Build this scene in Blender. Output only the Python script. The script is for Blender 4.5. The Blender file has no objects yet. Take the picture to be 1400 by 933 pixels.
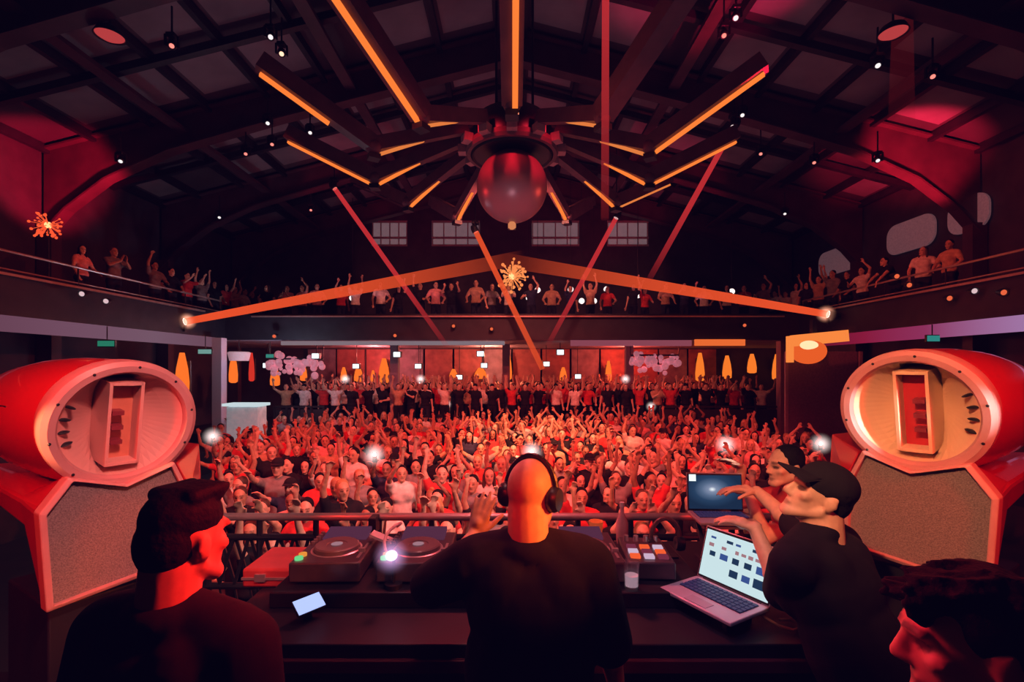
import bpy, math, random
from mathutils import Vector, Matrix
PI = math.pi
random.seed(11)
scene = bpy.context.scene
COL = scene.collection
ZC = 3.3                      # camera height above the dance floor
STAGE = 1.2                   # stage height
F = 660.0                     # focal length in pixels at 1400 wide
HOR = 505.0
V = Vector

def at(px, py, d):
    """point at depth d seen at photo pixel (px, py)"""
    return V(((px-700)/F*d, d, ZC-(py-HOR)/F*d))

# ------------------------------------------------------------------ materials
MATS = {}
def mat(name, col, rough=.55, metal=0.0, emit=None, es=1.0, noise=0.0, nscale=20, bump=0.0, coat=0.0, spec=None):
    if name in MATS: return MATS[name]
    m = bpy.data.materials.new(name); m.use_nodes = True
    nt = m.node_tree; b = nt.nodes['Principled BSDF']
    b.inputs['Base Color'].default_value = (*col, 1)
    b.inputs['Roughness'].default_value = rough
    b.inputs['Metallic'].default_value = metal
    if spec is not None: b.inputs['Specular IOR Level'].default_value = spec
    if coat: b.inputs['Coat Weight'].default_value = coat
    if emit:
        b.inputs['Emission Color'].default_value = (*emit, 1)
        b.inputs['Emission Strength'].default_value = es
    if noise or bump:
        tc = nt.nodes.new('ShaderNodeTexCoord'); n = nt.nodes.new('ShaderNodeTexNoise')
        n.inputs['Scale'].default_value = nscale; n.inputs['Detail'].default_value = 4
        nt.links.new(tc.outputs['Object'], n.inputs['Vector'])
        if noise:
            r = nt.nodes.new('ShaderNodeValToRGB')
            r.color_ramp.elements[0].position = .3; r.color_ramp.elements[1].position = .7
            r.color_ramp.elements[0].color = (*[c*(1-noise) for c in col], 1)
            r.color_ramp.elements[1].color = (*[min(1, c*(1+noise)) for c in col], 1)
            nt.links.new(n.outputs['Fac'], r.inputs['Fac']); nt.links.new(r.outputs['Color'], b.inputs['Base Color'])
        if bump:
            bn = nt.nodes.new('ShaderNodeBump'); bn.inputs['Strength'].default_value = bump
            bn.inputs['Distance'].default_value = .02
            nt.links.new(n.outputs['Fac'], bn.inputs['Height']); nt.links.new(bn.outputs['Normal'], b.inputs['Normal'])
    MATS[name] = m
    return m

def skin_mat(name, col):
    """skin with darker eyes, brows and lips painted through the mesh attribute 'feature'"""
    if name in MATS: return MATS[name]
    m = mat(name, col, .5, noise=.12, nscale=30)
    nt = m.node_tree; b = nt.nodes['Principled BSDF']
    src = b.inputs['Base Color'].links[0].from_socket
    a = nt.nodes.new('ShaderNodeAttribute'); a.attribute_name = 'feature'
    mx = nt.nodes.new('ShaderNodeMix'); mx.data_type = 'RGBA'
    mx.inputs['B'].default_value = (.02, .008, .006, 1)
    nt.links.new(a.outputs['Fac'], mx.inputs['Factor']); nt.links.new(src, mx.inputs['A'])
    nt.links.new(mx.outputs['Result'], b.inputs['Base Color'])
    return m

def glow(name, col, s):
    if name in MATS: return MATS[name]
    m = bpy.data.materials.new(name); m.use_nodes = True
    nt = m.node_tree; nt.nodes.clear()
    o = nt.nodes.new('ShaderNodeOutputMaterial'); e = nt.nodes.new('ShaderNodeEmission')
    e.inputs['Color'].default_value = (*col, 1); e.inputs['Strength'].default_value = s
    nt.links.new(e.outputs[0], o.inputs['Surface'])
    MATS[name] = m
    return m

def halo_mat(name, col, s):
    """bloom round a lamp, put in as a thin emissive volume"""
    if name in MATS: return MATS[name]
    m = bpy.data.materials.new(name); m.use_nodes = True
    nt = m.node_tree; nt.nodes.clear()
    o = nt.nodes.new('ShaderNodeOutputMaterial'); e = nt.nodes.new('ShaderNodeEmission')
    tc = nt.nodes.new('ShaderNodeTexCoord'); g = nt.nodes.new('ShaderNodeTexGradient'); g.gradient_type = 'SPHERICAL'
    pw = nt.nodes.new('ShaderNodeMath'); pw.operation = 'POWER'; pw.inputs[1].default_value = 2.2
    mu = nt.nodes.new('ShaderNodeMath'); mu.operation = 'MULTIPLY'; mu.inputs[1].default_value = s
    nt.links.new(tc.outputs['Object'], g.inputs['Vector']); nt.links.new(g.outputs['Fac'], pw.inputs[0]); nt.links.new(pw.outputs[0], mu.inputs[0])
    e.inputs['Color'].default_value = (*col, 1); nt.links.new(mu.outputs[0], e.inputs['Strength'])
    nt.links.new(e.outputs[0], o.inputs['Volume'])
    MATS[name] = m
    return m

def beam_mat(name, col, s, a0=.75, a1=.0, mid=.35):
    """a shaft of coloured light in haze: glows and fades along its own length (uv-free: generated z)"""
    m = bpy.data.materials.new(name); m.use_nodes = True
    nt = m.node_tree; nt.nodes.clear()
    o = nt.nodes.new('ShaderNodeOutputMaterial'); e = nt.nodes.new('ShaderNodeEmission')
    t = nt.nodes.new('ShaderNodeBsdfTransparent'); mx = nt.nodes.new('ShaderNodeMixShader')
    at_ = nt.nodes.new('ShaderNodeAttribute'); at_.attribute_name = 'along'
    r = nt.nodes.new('ShaderNodeValToRGB')
    r.color_ramp.elements[0].color = (a0, a0, a0, 1); r.color_ramp.elements[1].color = (a1, a1, a1, 1)
    k = r.color_ramp.elements.new(.55); k.color = (mid, mid, mid, 1)
    e.inputs['Color'].default_value = (*col, 1); e.inputs['Strength'].default_value = s
    nt.links.new(at_.outputs['Fac'], r.inputs['Fac']); nt.links.new(r.outputs['Color'], mx.inputs['Fac'])
    nt.links.new(t.outputs[0], mx.inputs[1]); nt.links.new(e.outputs[0], mx.inputs[2])
    nt.links.new(mx.outputs[0], o.inputs['Surface'])
    return m

def halo(parent, p, r, m):
    o = MB().ball((0, 0, 0), 1.0, 20, 12).obj('light_glow', m, parent); o.location = p; o.scale = (r, r, r); return o  # emissive ball in place of lens bloom

# ------------------------------------------------------------------ mesh builder
def frame(d):
    d = d.normalized()
    a = V((0, 0, 1)) if abs(d.z) < .95 else V((1, 0, 0))
    x = a.cross(d).normalized(); y = d.cross(x)
    return x, y, d

class MB:
    def __init__(s): s.v = []; s.f = []; s.m = []
    def add(s, vs, fs, mi=0):
        o = len(s.v); s.v += [V(p) for p in vs]; s.f += [tuple(i+o for i in f) for f in fs]; s.m += [mi]*len(fs)
        return s
    def box(s, c, size, rot=None, mi=0, taper=None):
        c = V(c); h = V(size)/2; R = rot or Matrix.Identity(3)
        pts = []
        for z in (-1, 1):
            k = taper if (taper and z > 0) else 1
            for x, y in ((-1, -1), (1, -1), (1, 1), (-1, 1)):
                pts.append(c + R @ V((x*h.x*k, y*h.y*k, z*h.z)))
        return s.add(pts, [(3, 2, 1, 0), (4, 5, 6, 7), (0, 1, 5, 4), (1, 2, 6, 5), (2, 3, 7, 6), (3, 0, 4, 7)], mi)
    def bar(s, a, b, w, h, mi=0, up=None):
        """rectangular bar from a to b, width w (sideways), height h"""
        a = V(a); b = V(b); d = (b-a).normalized(); up = V(up) if up else V((0, 0, 1))
        if abs(d.dot(up)) > .98: up = V((0, 1, 0))
        x = d.cross(up).normalized(); y = x.cross(d)
        pts = []
        for p in (a, b):
            for i, j in ((-1, -1), (1, -1), (1, 1), (-1, 1)): pts.append(p + x*i*w/2 + y*j*h/2)
        return s.add(pts, [(3, 2, 1, 0), (4, 5, 6, 7), (0, 1, 5, 4), (1, 2, 6, 5), (2, 3, 7, 6), (3, 0, 4, 7)], mi)
    def tube(s, a, b, r1, r2=None, n=12, mi=0, cap=True):
        a = V(a); b = V(b); r2 = r1 if r2 is None else r2
        x, y, d = frame(b-a); pts = []
        for p, r in ((a, r1), (b, r2)):
            for i in range(n):
                t = 2*PI*i/n; pts.append(p + x*math.cos(t)*r + y*math.sin(t)*r)
        fs = [(i, (i+1) % n, n+(i+1) % n, n+i) for i in range(n)]
        if cap: fs += [tuple(range(n-1, -1, -1)), tuple(range(n, 2*n))]
        return s.add(pts, fs, mi)
    def path(s, pts, r, n=8, mi=0):
        pts = [V(p) for p in pts]
        for a, b in zip(pts, pts[1:]): s.tube(a, b, r, r, n, mi)
        for p in pts: s.ball(p, r, n, max(4, n//2), mi)
        return s
    def capsule(s, a, b, r1, r2=None, n=12):
        a = V(a); b = V(b); r2 = r1 if r2 is None else r2
        if (b-a).length < 1e-5: return s.ball(a, r1, n, n//2)
        x, y, d = frame(b-a); rings = []
        k = 4
        for j in range(k): t = -PI/2 + PI/2*(j+.25)/k; rings.append((a + d*math.sin(t)*r1, r1*math.cos(t)))
        rings.append((a, r1)); rings.append((b, r2))
        for j in range(k): t = PI/2*(j+.75)/k; rings.append((b + d*math.sin(t)*r2, r2*math.cos(t)))
        pts = [c + x*math.cos(2*PI*i/n)*r + y*math.sin(2*PI*i/n)*r for c, r in rings for i in range(n)]
        fs = [(q*n+i, q*n+(i+1) % n, (q+1)*n+(i+1) % n, (q+1)*n+i) for q in range(len(rings)-1) for i in range(n)]
        L = len(rings)-1
        fs += [tuple(range(n-1, -1, -1)), tuple(L*n+i for i in range(n))]
        return s.add(pts, fs)
    def ball(s, c, r, n=16, k=8, mi=0, rot=None):
        c = V(c); R = rot or Matrix.Identity(3)
        r = V(r) if hasattr(r, '__len__') else V((r, r, r))
        pts = [c + R @ V((0, 0, -r.z))]
        for j in range(1, k):
            t = -PI/2 + PI*j/k
            for i in range(n):
                p = 2*PI*i/n
                pts.append(c + R @ V((r.x*math.cos(t)*math.cos(p), r.y*math.cos(t)*math.sin(p), r.z*math.sin(t))))
        pts.append(c + R @ V((0, 0, r.z)))
        fs = [(0, 1+(i+1) % n, 1+i) for i in range(n)]
        for j in range(k-2):
            for i in range(n):
                a = 1+j*n; fs.append((a+i, a+(i+1) % n, a+n+(i+1) % n, a+n+i))
        a = 1+(k-2)*n; fs += [(a+i, a+(i+1) % n, len(pts)-1) for i in range(n)]
        return s.add(pts, fs, mi)
    def lathe(s, prof, o, d, n=32, mi=0, closed=False):
        """prof: (radius, distance along d)"""
        x, y, d = frame(V(d)); o = V(o)
        pts = [o + d*h + x*math.cos(2*PI*i/n)*r + y*math.sin(2*PI*i/n)*r for r, h in prof for i in range(n)]
        L = len(prof)
        fs = [(q*n+i, q*n+(i+1) % n, ((q+1) % L)*n+(i+1) % n, ((q+1) % L)*n+i) for q in range(L if closed else L-1) for i in range(n)]
        return s.add(pts, fs, mi)
    def prism(s, poly, o, x, y, depth, mi=0):
        """extrude a polygon given in axes x, y by the vector depth"""
        o = V(o); x = V(x); y = V(y); depth = V(depth); n = len(poly)
        pts = [o + x*a + y*b for a, b in poly]; pts += [p + depth for p in pts]
        fs = [tuple(range(n)), tuple(range(2*n-1, n-1, -1))] + [(i, n+i, n+(i+1) % n, (i+1) % n) for i in range(n)]
        return s.add(pts, fs, mi)
    def mesh(s, name, mats, smooth=True):
        me = bpy.data.meshes.new(name); me.from_pydata([tuple(p) for p in s.v], [], s.f)
        for m in (mats if isinstance(mats, (list, tuple)) else [mats]): me.materials.append(m)
        me.polygons.foreach_set('material_index', s.m)
        import bmesh
        bm = bmesh.new(); bm.from_mesh(me); bmesh.ops.recalc_face_normals(bm, faces=bm.faces); bm.to_mesh(me); bm.free()
        if smooth:
            me.polygons.foreach_set('use_smooth', [True]*len(me.polygons))
            try: me.set_sharp_from_angle(angle=.6)
            except Exception: pass
        me.update()
        return me
    def obj(s, name, mats, parent=None, smooth=True, bevel=0):
        o = bpy.data.objects.new(name, s.mesh(name, mats, smooth)); COL.objects.link(o)
        if parent: o.parent = parent
        if bevel:
            b = o.modifiers.new('bevel', 'BEVEL'); b.width = bevel; b.segments = 2; b.limit_method = 'ANGLE'
        return o

def tag(o, label=None, cat=None, group=None, kind=None):
    if label: o['label'] = label
    if cat: o['category'] = cat
    if group: o['group'] = group
    if kind: o['kind'] = kind
    return o
def thing(name, label, cat, loc=(0, 0, 0), rz=0, group=None):
    o = bpy.data.objects.new(name, None); COL.objects.link(o)
    o.empty_display_size = .1; o.location = loc; o.rotation_euler = (0, 0, rz)
    return tag(o, label, cat, group)
def struct(name, mb, mats, smooth=False, bevel=0):
    return tag(mb.obj(name, mats, None, smooth, bevel), kind='structure')
def dup(root, loc=None, rz=None, label=None):
    r = root.copy(); COL.objects.link(r)
    if loc is not None: r.location = loc
    if rz is not None: r.rotation_euler = (0, 0, rz)
    if label: r['label'] = label
    for c in list(root.children):
        k = c.copy(); COL.objects.link(k); k.parent = r
        for g in list(c.children):
            q = g.copy(); COL.objects.link(q); q.parent = k
    return r
ORD = ['', 'first', 'second', 'third', 'fourth', 'fifth', 'sixth', 'seventh', 'eighth', 'ninth', 'tenth', 'eleventh', 'twelfth',
       'thirteenth', 'fourteenth', 'fifteenth', 'sixteenth', 'seventeenth', 'eighteenth', 'nineteenth', 'twentieth',
       'twenty-first', 'twenty-second', 'twenty-third', 'twenty-fourth', 'twenty-fifth', 'twenty-sixth', 'twenty-seventh', 'twenty-eighth', 'twenty-ninth', 'thirtieth']
# ------------------------------------------------------------------ people
SKIN = [skin_mat('skin_light', (.62, .40, .31)), skin_mat('skin_tan', (.50, .30, .21)), skin_mat('skin_deep', (.28, .15, .10))]
HAIR = [mat('hair_black', (.008, .007, .009), .7, spec=.12, bump=.3, nscale=60), mat('hair_brown', (.05, .025, .015), .5, bump=.4, nscale=60),
        mat('hair_blond', (.35, .22, .10), .5, bump=.4, nscale=60)]

def fuse(mb, name, voxel, smooth_it=3, mats=None):
    """melt overlapping volumes into one continuous skin"""
    me = mb.mesh(name, mats or [], True); o = bpy.data.objects.new('tmp', me); COL.objects.link(o)
    r = o.modifiers.new('r', 'REMESH'); r.mode = 'VOXEL'; r.voxel_size = voxel; r.use_smooth_shade = True
    if smooth_it:
        sm = o.modifiers.new('s', 'SMOOTH'); sm.factor = .5; sm.iterations = smooth_it
    dg = bpy.context.evaluated_depsgraph_get()
    out = bpy.data.meshes.new_from_object(o.evaluated_get(dg)); out.name = name
    bpy.data.objects.remove(o); bpy.data.meshes.remove(me)
    if not out.materials:
        for m in (mats or []): out.materials.append(m)
    return out

def ik(S, W, L1, L2, pole):
    S = V(S); W = V(W); d = W-S; D = d.length
    if D > (L1+L2)*.995: W = S + d.normalized()*(L1+L2)*.995; d = W-S; D = d.length
    a = (L1*L1-L2*L2+D*D)/(2*D); h = math.sqrt(max(0, L1*L1-a*a)); u = d.normalized()
    p = V(pole); p = p - u*p.dot(u)
    if p.length < 1e-4: p = V((0, 0, -1)) - u*u.z*-1
    return S + u*a + p.normalized()*h, W

def hand(mb, W, d, n, side, curl=.25, k=1.0, n_seg=8, spread=1.0):
    """palm and five separate fingers; d: pointing direction, n: palm normal (where the palm looks), side: +1 thumb towards d x n"""
    W = V(W); d = V(d).normalized(); n = V(n); n = (n - d*n.dot(d)).normalized(); t = d.cross(n).normalized()*side
    kn = []
    for i, (o, L) in enumerate(((.031, .088), (.011, .093), (-.010, .089), (-.029, .080))):
        p = W + d*L*k + t*o*k
        mb.capsule(W + t*o*.6*k + d*.012*k, p, .0155*k, .0125*k, n_seg); kn.append(p)
    mb.ball(W + d*.05*k, (.026*k,)*3, 10, 6)
    for i, (p, L) in enumerate(zip(kn, (.072, .080, .074, .058))):
        sp = (1.5-i)*.09*spread; dd = (d + t*sp).normalized(); a = p
        c = curl
        for j, fr in enumerate((.45, .30, .25)):
            dd = (dd*math.cos(c) + n*math.sin(c)).normalized(); b = a + dd*L*fr*k
            mb.capsule(a, b, (.0105-.001*j)*k, (.0098-.001*j)*k, n_seg); a = b; c = curl*1.15
    a = W + d*.022*k + t*.024*k; dd = (d*.75 + t*.75 + n*.25).normalized(); b = a + dd*.042*k
    mb.capsule(a, b, .0145*k, .012*k, n_seg); dd = (dd + d*.5 + n*curl).normalized()
    c = b + dd*.032*k; mb.capsule(b, c, .0115*k, .0108*k, n_seg); mb.capsule(c, c + (dd+n*curl*.6).normalized()*.024*k, .0105*k, .009*k, n_seg)

def build_person(pose, voxel=.016, hero=False):
    """pose: lean (forward), twist, head (pitch, yaw, roll), Lw/Rw wrist targets, Lp/Rp elbow poles, hand dirs, hair, sleeve, ...
    returns {part: (mesh, material key)}; faces -y, left hand at +x, feet at z=0, 1.75 m tall"""
    g = pose.get
    lean = Matrix.Rotation(g('lean', 0), 4, 'X'); tw = Matrix.Rotation(g('twist', 0), 4, 'Z'); sl = Matrix.Rotation(g('side', 0), 4, 'Y')
    hip = V((0, 0, .95))
    U = Matrix.Translation(hip) @ lean @ sl @ tw @ Matrix.Translation(-hip)
    R3 = U.to_3x3()
    up = lambda p: U @ V(p)
    hp, hy, hr = g('head', (0, 0, 0))
    nb = up((0, .015, 1.51))
    H = Matrix.Translation(nb) @ Matrix.Rotation(hy, 4, 'Z') @ Matrix.Rotation(hp, 4, 'X') @ Matrix.Rotation(hr, 4, 'Y') @ Matrix.Translation(V((0, -.015, -1.51)))
    H3 = H.to_3x3(); hd = lambda p: H @ V(p)
    n = 14 if hero else 10
    fat = g('build', 1.0)
    body = MB(); top = MB(); tro = MB(); hair = MB()
    # --- torso
    def tors(mb, e):
        mb.ball(up((0, .0, 1.30)), (.158*fat+e, .105*fat+e, .17+e), 18, 10, rot=R3)
        mb.ball(up((0, .005, 1.12)), (.142*fat+e, .10*fat+e, .16+e), 18, 10, rot=R3)
        mb.capsule(up((-.13*fat, .012, 1.415)), up((.13*fat, .012, 1.415)), .062+e, None, n)
        for s in (-1, 1):
            mb.capsule(up((s*.02, .02, 1.475)), up((s*.15*fat, .015, 1.43)), .040+e*.8, .05+e, n)
            mb.capsule(up((s*.075, -.055, 1.33)), up((s*.085, -.055, 1.30)), .062+e, None, n)
            mb.capsule(up((s*.08, .055, 1.38)), up((s*.07, .045, 1.2)), .062+e, .055+e, n)
    lo = g('loose', 0)
    tors(body, 0); tors(top, .017+lo)
    if lo:
        top.ball(up((0, .034, 1.476)), (.104, .088, .052), 16, 10, rot=R3)
        top.ball(up((0, .004, 1.10)), (.178*fat+lo, .135*fat+lo, .27), 18, 10, rot=R3)
        top.ball(up((0, .02, 1.30)), (.172*fat+lo, .128+lo, .18), 18, 10, rot=R3)
    hem = g('hem', .93)
    top.ball(up((0, .005, hem+.07)), (.160*fat+.02, .118*fat+.02, .10), 18, 8, rot=R3)
    def pel(mb, e):
        mb.ball((0, .01, .94), (.152*fat+e, .115*fat+e, .12+e), 18, 10)
        for s in (-1, 1): mb.ball((s*.07, .05, .90), (.085+e,)*3, 12, 8)
    pel(body, 0); pel(tro, .012)
    # --- legs
    st = g('stance', .11)
    for s in (-1, 1):
        fy = g('step', 0)*s
        hp_ = V((s*.085, .005, .90)); kn = V((s*(st*.95), -.02+fy*.5, .50)); an = V((s*st, .03+fy, .09))
        body.capsule(hp_, kn, .080, .054, n); body.capsule(kn, an, .052, .034, n)
        body.ball(kn.lerp(an, .3)+V((0, .018, 0)), (.048, .048, .10), 10, 8)
        body.capsule(an+V((0, .02, -.045)), an+V((s*.02, -.14, -.058)), .038, .028, n)
        tro.capsule(hp_, kn, .093, .070, n); tro.capsule(kn, an, .068, .055, n)
    # --- neck and head
    body.capsule(up((0, .025, 1.42)), hd((0, .02, 1.575)), .058, .054, n)
    if hero:
        body.capsule(up((0, .035, 1.40)), hd((0, .035, 1.60)), .066*fat**.5, .062*fat**.5, n)
    body.ball(hd((0, .012, 1.662)), (.074, .093, .092), 20, 14, rot=H3)
    body.ball(hd((0, -.018, 1.600)), (.060, .070, .075), 18, 12, rot=H3)
    body.capsule(hd((-.012, -.072, 1.543)), hd((.012, -.072, 1.543)), .024, None, n)
    for s in (-1, 1):
        body.capsule(hd((s*.052, .01, 1.585)), hd((s*.022, -.066, 1.545)), .022, .019, n)     # jaw line
        body.ball(hd((s*.045, -.052, 1.618)), (.022, .024, .018), 10, 8, rot=H3)               # cheek bone
        body.ball(hd((s*.077, .022, 1.630)), (.011, .020, .031), 10, 8, rot=H3)                # ear
        if hero:
            body.capsule(hd((s*.079, .030, 1.652)), hd((s*.083, .036, 1.625)), .008, .007, 8)
            body.ball(hd((s*.078, .014, 1.607)), (.007, .008, .010), 8, 6, rot=H3)
        body.capsule(hd((s*.012, -.082, 1.664)), hd((s*.047, -.070, 1.664)), .012, .010, 8)     # brow ridge
    body.capsule(hd((0, -.083, 1.650)), hd((0, -.103, 1.612)), .010, .014, 8)                   # nose
    for s in (-1, 1): body.ball(hd((s*.010, -.093, 1.605)), (.010,)*3, 8, 6)
    body.capsule(hd((-.016, -.081, 1.577)), hd((.016, -.081, 1.577)), .009, None, 8)            # lips
    body.capsule(hd((-.013, -.081, 1.566)), hd((.013, -.081, 1.566)), .009, None, 8)
    # --- arms
    info = {}
    for s, kx in ((1, 'L'), (-1, 'R')):
        S = up((s*.178*fat, .012, 1.415)); W = V(g(kx+'w', (s*.27, -.03, .86)))
        E, W = ik(S, W, .285, .255, g(kx+'p', (s*.4, .6, -.3)))
        b = fat**.5
        body.ball(S, (.058*b,)*3, 12, 8); body.capsule(S, E, .053*b, .041*b, n)
        body.ball(S.lerp(E, .5) + V((0, 0, 0)), (.050*b,)*3, 12, 8)
        body.capsule(E, W, .041*b, .027, n); body.ball(E.lerp(W, .28), (.043*b,)*3, 12, 8)
        d = V(g(kx+'d', tuple(W-E))); nn = V(g(kx+'n', (0, -1, 0)))
        hand(body, W, d, nn, g(kx+'t', -s), g(kx+'c', .22), 1.0, 8)
        info[kx] = (W.copy(), d.normalized(), nn)
        sl_ = g('sleeve', .62)
        if sl_ > 0:
            top.capsule(S, S.lerp(E, min(sl_, 1)), .070*b+lo*.8, .062*b+lo*.9, n)
            if sl_ > 1: top.capsule(E, E.lerp(W, sl_-1), .058, .043, n)
    # --- hair
    hs = g('hair', 'short'); ms = .003 if hero else 0
    def hb(c, r): hair.ball(hd(c), r, 16, 10, rot=H3)
    if hs == 'quiff':
        hb((0, .016, 1.692), (.079, .092, .074)); hb((0, .052, 1.640), (.069, .062, .078))
    if hs in ('short', 'long', 'bun', 'curly', 'tuft'):
        hb((0, .030, 1.683), (.081, .090, .084)); hb((0, .055, 1.640), (.071, .062, .075))
        if hs in ('short', 'tuft'):
            for s in (-1, 1): hb((s*.060, .03, 1.672), (.022, .055, .045))
    if hs == 'long':
        for s in (-1, 1):
            hair.capsule(hd((s*.07, .01, 1.66)), up((s*.085, -.03, 1.42)), .030, .028, 10)
        hair.capsule(hd((0, .07, 1.66)), up((0, .095, 1.36)), .065, .055, 10)
    if hs == 'bun': hb((0, .10, 1.74), (.045, .045, .045))
    if hs == 'curly':
        for i in range(26):
            a = i*2.4; z = 1.66+.085*((i % 7)/6); r = .09-.02*((i % 7)/6)
            hb((math.cos(a)*r*.9, .03+math.sin(a)*r*.75 if math.sin(a) > -.4 else -.02, z), (.028, .028, .028))
    if hs == 'quiff':
        for i in range(9):
            x = (i-4)*.0135
            hair.capsule(hd((x, -.030, 1.742)), hd((x*1.0+.003*math.sin(i*2.1), -.052, 1.757+.003*math.cos(i*1.7))), .015, .010, 8)
            hair.capsule(hd((x, .04, 1.745)), hd((x*1.0, -.040, 1.758+.002*math.sin(i*3))), .018, .014, 8)
    if hs == 'tuft':
        rr = random.Random(5)
        for i in range(46):
            x = rr.uniform(-.062, .062); y = rr.uniform(-.07, .09)
            z = 1.676 + .080*math.sqrt(max(.05, 1-(x/.085)**2-((y-.03)/.12)**2))
            hair.capsule(hd((x, y, z)), hd((x*1.15+rr.uniform(-.012, .012), y-.028+rr.uniform(-.012, .012), z+rr.uniform(.002, .014))), .015, .008, 6)
    out = {}
    bm = fuse(body, 'body', voxel, 3 if hero else 2, [SKIN[0]])
    # eyes, brows and lips
    feats = [(hd((s*.031, -.074, 1.640)), V((.017, .03, .009)), .9) for s in (-1, 1)]
    feats += [(hd((s*.031, -.080, 1.668)), V((.024, .03, .006)), .75) for s in (-1, 1)]
    feats += [(hd((0, -.085, 1.571)), V((.024, .03, .009)), .5)]
    if hs == 'buzz': feats += [(hd((0, .045, 1.690)), V((.095, .095, .085)), .18)]
    Hi = H3.inverted(); vals = [0.0]*len(bm.vertices)
    zmin = nb.z-.1
    for i, v in enumerate(bm.vertices):
        if v.co.z < zmin-.2: continue
        best = 0
        for c, r, a in feats:
            q = Hi @ (v.co-c); t = (q.x/r.x)**2+(q.y/r.y)**2+(q.z/r.z)**2
            if t < 1.6: best = max(best, a*min(1, max(0, (1.6-t)/.8)))
        vals[i] = best
    att = bm.attributes.new('feature', 'FLOAT', 'POINT'); att.data.foreach_set('value', vals)
    out['body'] = bm
    out['shirt'] = fuse(top, 'shirt', voxel*1.3 if hero else voxel*1.4, 9 if hero else 3, [MATS['cloth_black']])
    out['trousers'] = fuse(tro, 'trousers', voxel*1.6 if not hero else .014, 3, [MATS['denim_dark']])
    if hair.v: out['hair'] = fuse(hair, 'hair', voxel if not hero else .006, 2 if not hero else 1, [HAIR[0]])
    if hs == 'cap' or g('cap'):
        c = MB()
        c.ball(hd((0, .018, 1.690)), (.086, .104, .082), 24, 14, rot=H3)
        c2 = MB()
        prof = [(x*.078, -.085-.082*math.cos(x*PI/2*.98)) for x in [i/8-1 for i in range(17)]]
        zz = 1.692; top_ = [(x, y) for x, y in prof]
        pts = [hd((x, y, zz+.012-.03*(x/.078)**2 - .10*(abs(y)-.085))) for x, y in top_] + [hd((x*.9, -.03, zz+.018)) for x, y in top_]
        pts += [p + H3 @ V((0, 0, -.008)) for p in pts]
        m_ = len(top_); fs = []
        for i in range(m_-1):
            fs += [(i, i+1, m_+i+1, m_+i), (2*m_+i, 3*m_+i, 3*m_+i+1, 2*m_+i+1), (i, 2*m_+i, 2*m_+i+1, i+1)]
        c2.add(pts, fs)
        cm = fuse(c, 'cap', .008 if hero else .014, 2, [MATS['cloth_black']])
        out['cap'] = cm
        out['cap_brim'] = c2.mesh('cap_brim', [MATS['cloth_black']])
    info['head'] = H; info['up'] = U
    return out, info

for nm, c in (('cloth_black', (.014, .013, .018)), ('cloth_white', (.75, .72, .72)), ('cloth_grey', (.22, .22, .24)), ('cloth_red', (.55, .05, .05)),
              ('cloth_tan', (.5, .33, .22)), ('cloth_navy', (.03, .035, .08)), ('denim_dark', (.02, .022, .04)), ('cloth_pink', (.7, .35, .36)),
              ('cloth_tee', (.011, .009, .014))):
    mat(nm, c, .9, noise=.2, nscale=14, bump=.15, spec=.15)

def put_person(parts, label, loc, rz, group=None, shirt='cloth_black', hair=0, skin=0, trousers='denim_dark', scale=1.0, cat='person'):
    r = thing('person', label, cat, loc, rz, group); r.scale = (scale,)*3
    for k, me in parts.items():
        o = bpy.data.objects.new(k.strip(), me); COL.objects.link(o); o.parent = r
        m = {'body': SKIN[skin], 'shirt': MATS[shirt], 'trousers': MATS[trousers], 'hair': HAIR[hair]}.get(k)
        if m:
            o.material_slots[0].link = 'OBJECT'; o.material_slots[0].material = m
    return r
# ------------------------------------------------------------------ the setting
m_floor = mat('floor_dark', (.03, .025, .03), .5, noise=.3, nscale=3)
m_stage = mat('stage_deck', (.02, .018, .022), .6, noise=.3, nscale=5)
m_wall = mat('wall_dark', (.06, .045, .06), .8, noise=.25, nscale=2)
m_panel = mat('roof_panel', (.26, .26, .31), .75, noise=.22, nscale=.9)
m_panel2 = mat('roof_liner', (.07, .06, .075), .8, noise=.3, nscale=.6)
m_steel = mat('roof_steel', (.085, .04, .055), .55, noise=.3, nscale=1.5)
m_dark = mat('dark_steel', (.02, .018, .026), .5, noise=.3, nscale=4)
m_fascia = mat('balcony_black', (.022, .020, .03), .6, noise=.3, nscale=3)
m_tube = mat('rail_steel', (.55, .45, .45), .35, .6, noise=.1, nscale=6)
m_soffit = mat('soffit', (.30, .24, .32), .7, noise=.2, nscale=2)
m_black = mat('black_plastic', (.012, .012, .015), .4, noise=.2, nscale=30)
m_white = mat('white_paint', (.75, .72, .74), .5, noise=.06, nscale=8)

RZ = ZC + 8.55       # rafter underside at the ridge
SL = .255            # roof slope
HW = 13.0            # half width of the hall
YB = 23.2            # back wall
def roof(u): return RZ - SL*abs(u)

struct('floor', MB().box((0, 11, -.1), (27, 25.5, .2)), m_floor)
struct('stage', MB().box((0, .55, STAGE/2), (15, 5.6, STAGE)), m_stage)
struct('wall_left', MB().box((-HW-.25, 11, 5), (.3, 25.5, 10.2)), m_wall)
struct('wall_right', MB().box((HW+.25, 11, 5), (.3, 25.5, 10.2)), m_wall)
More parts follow.
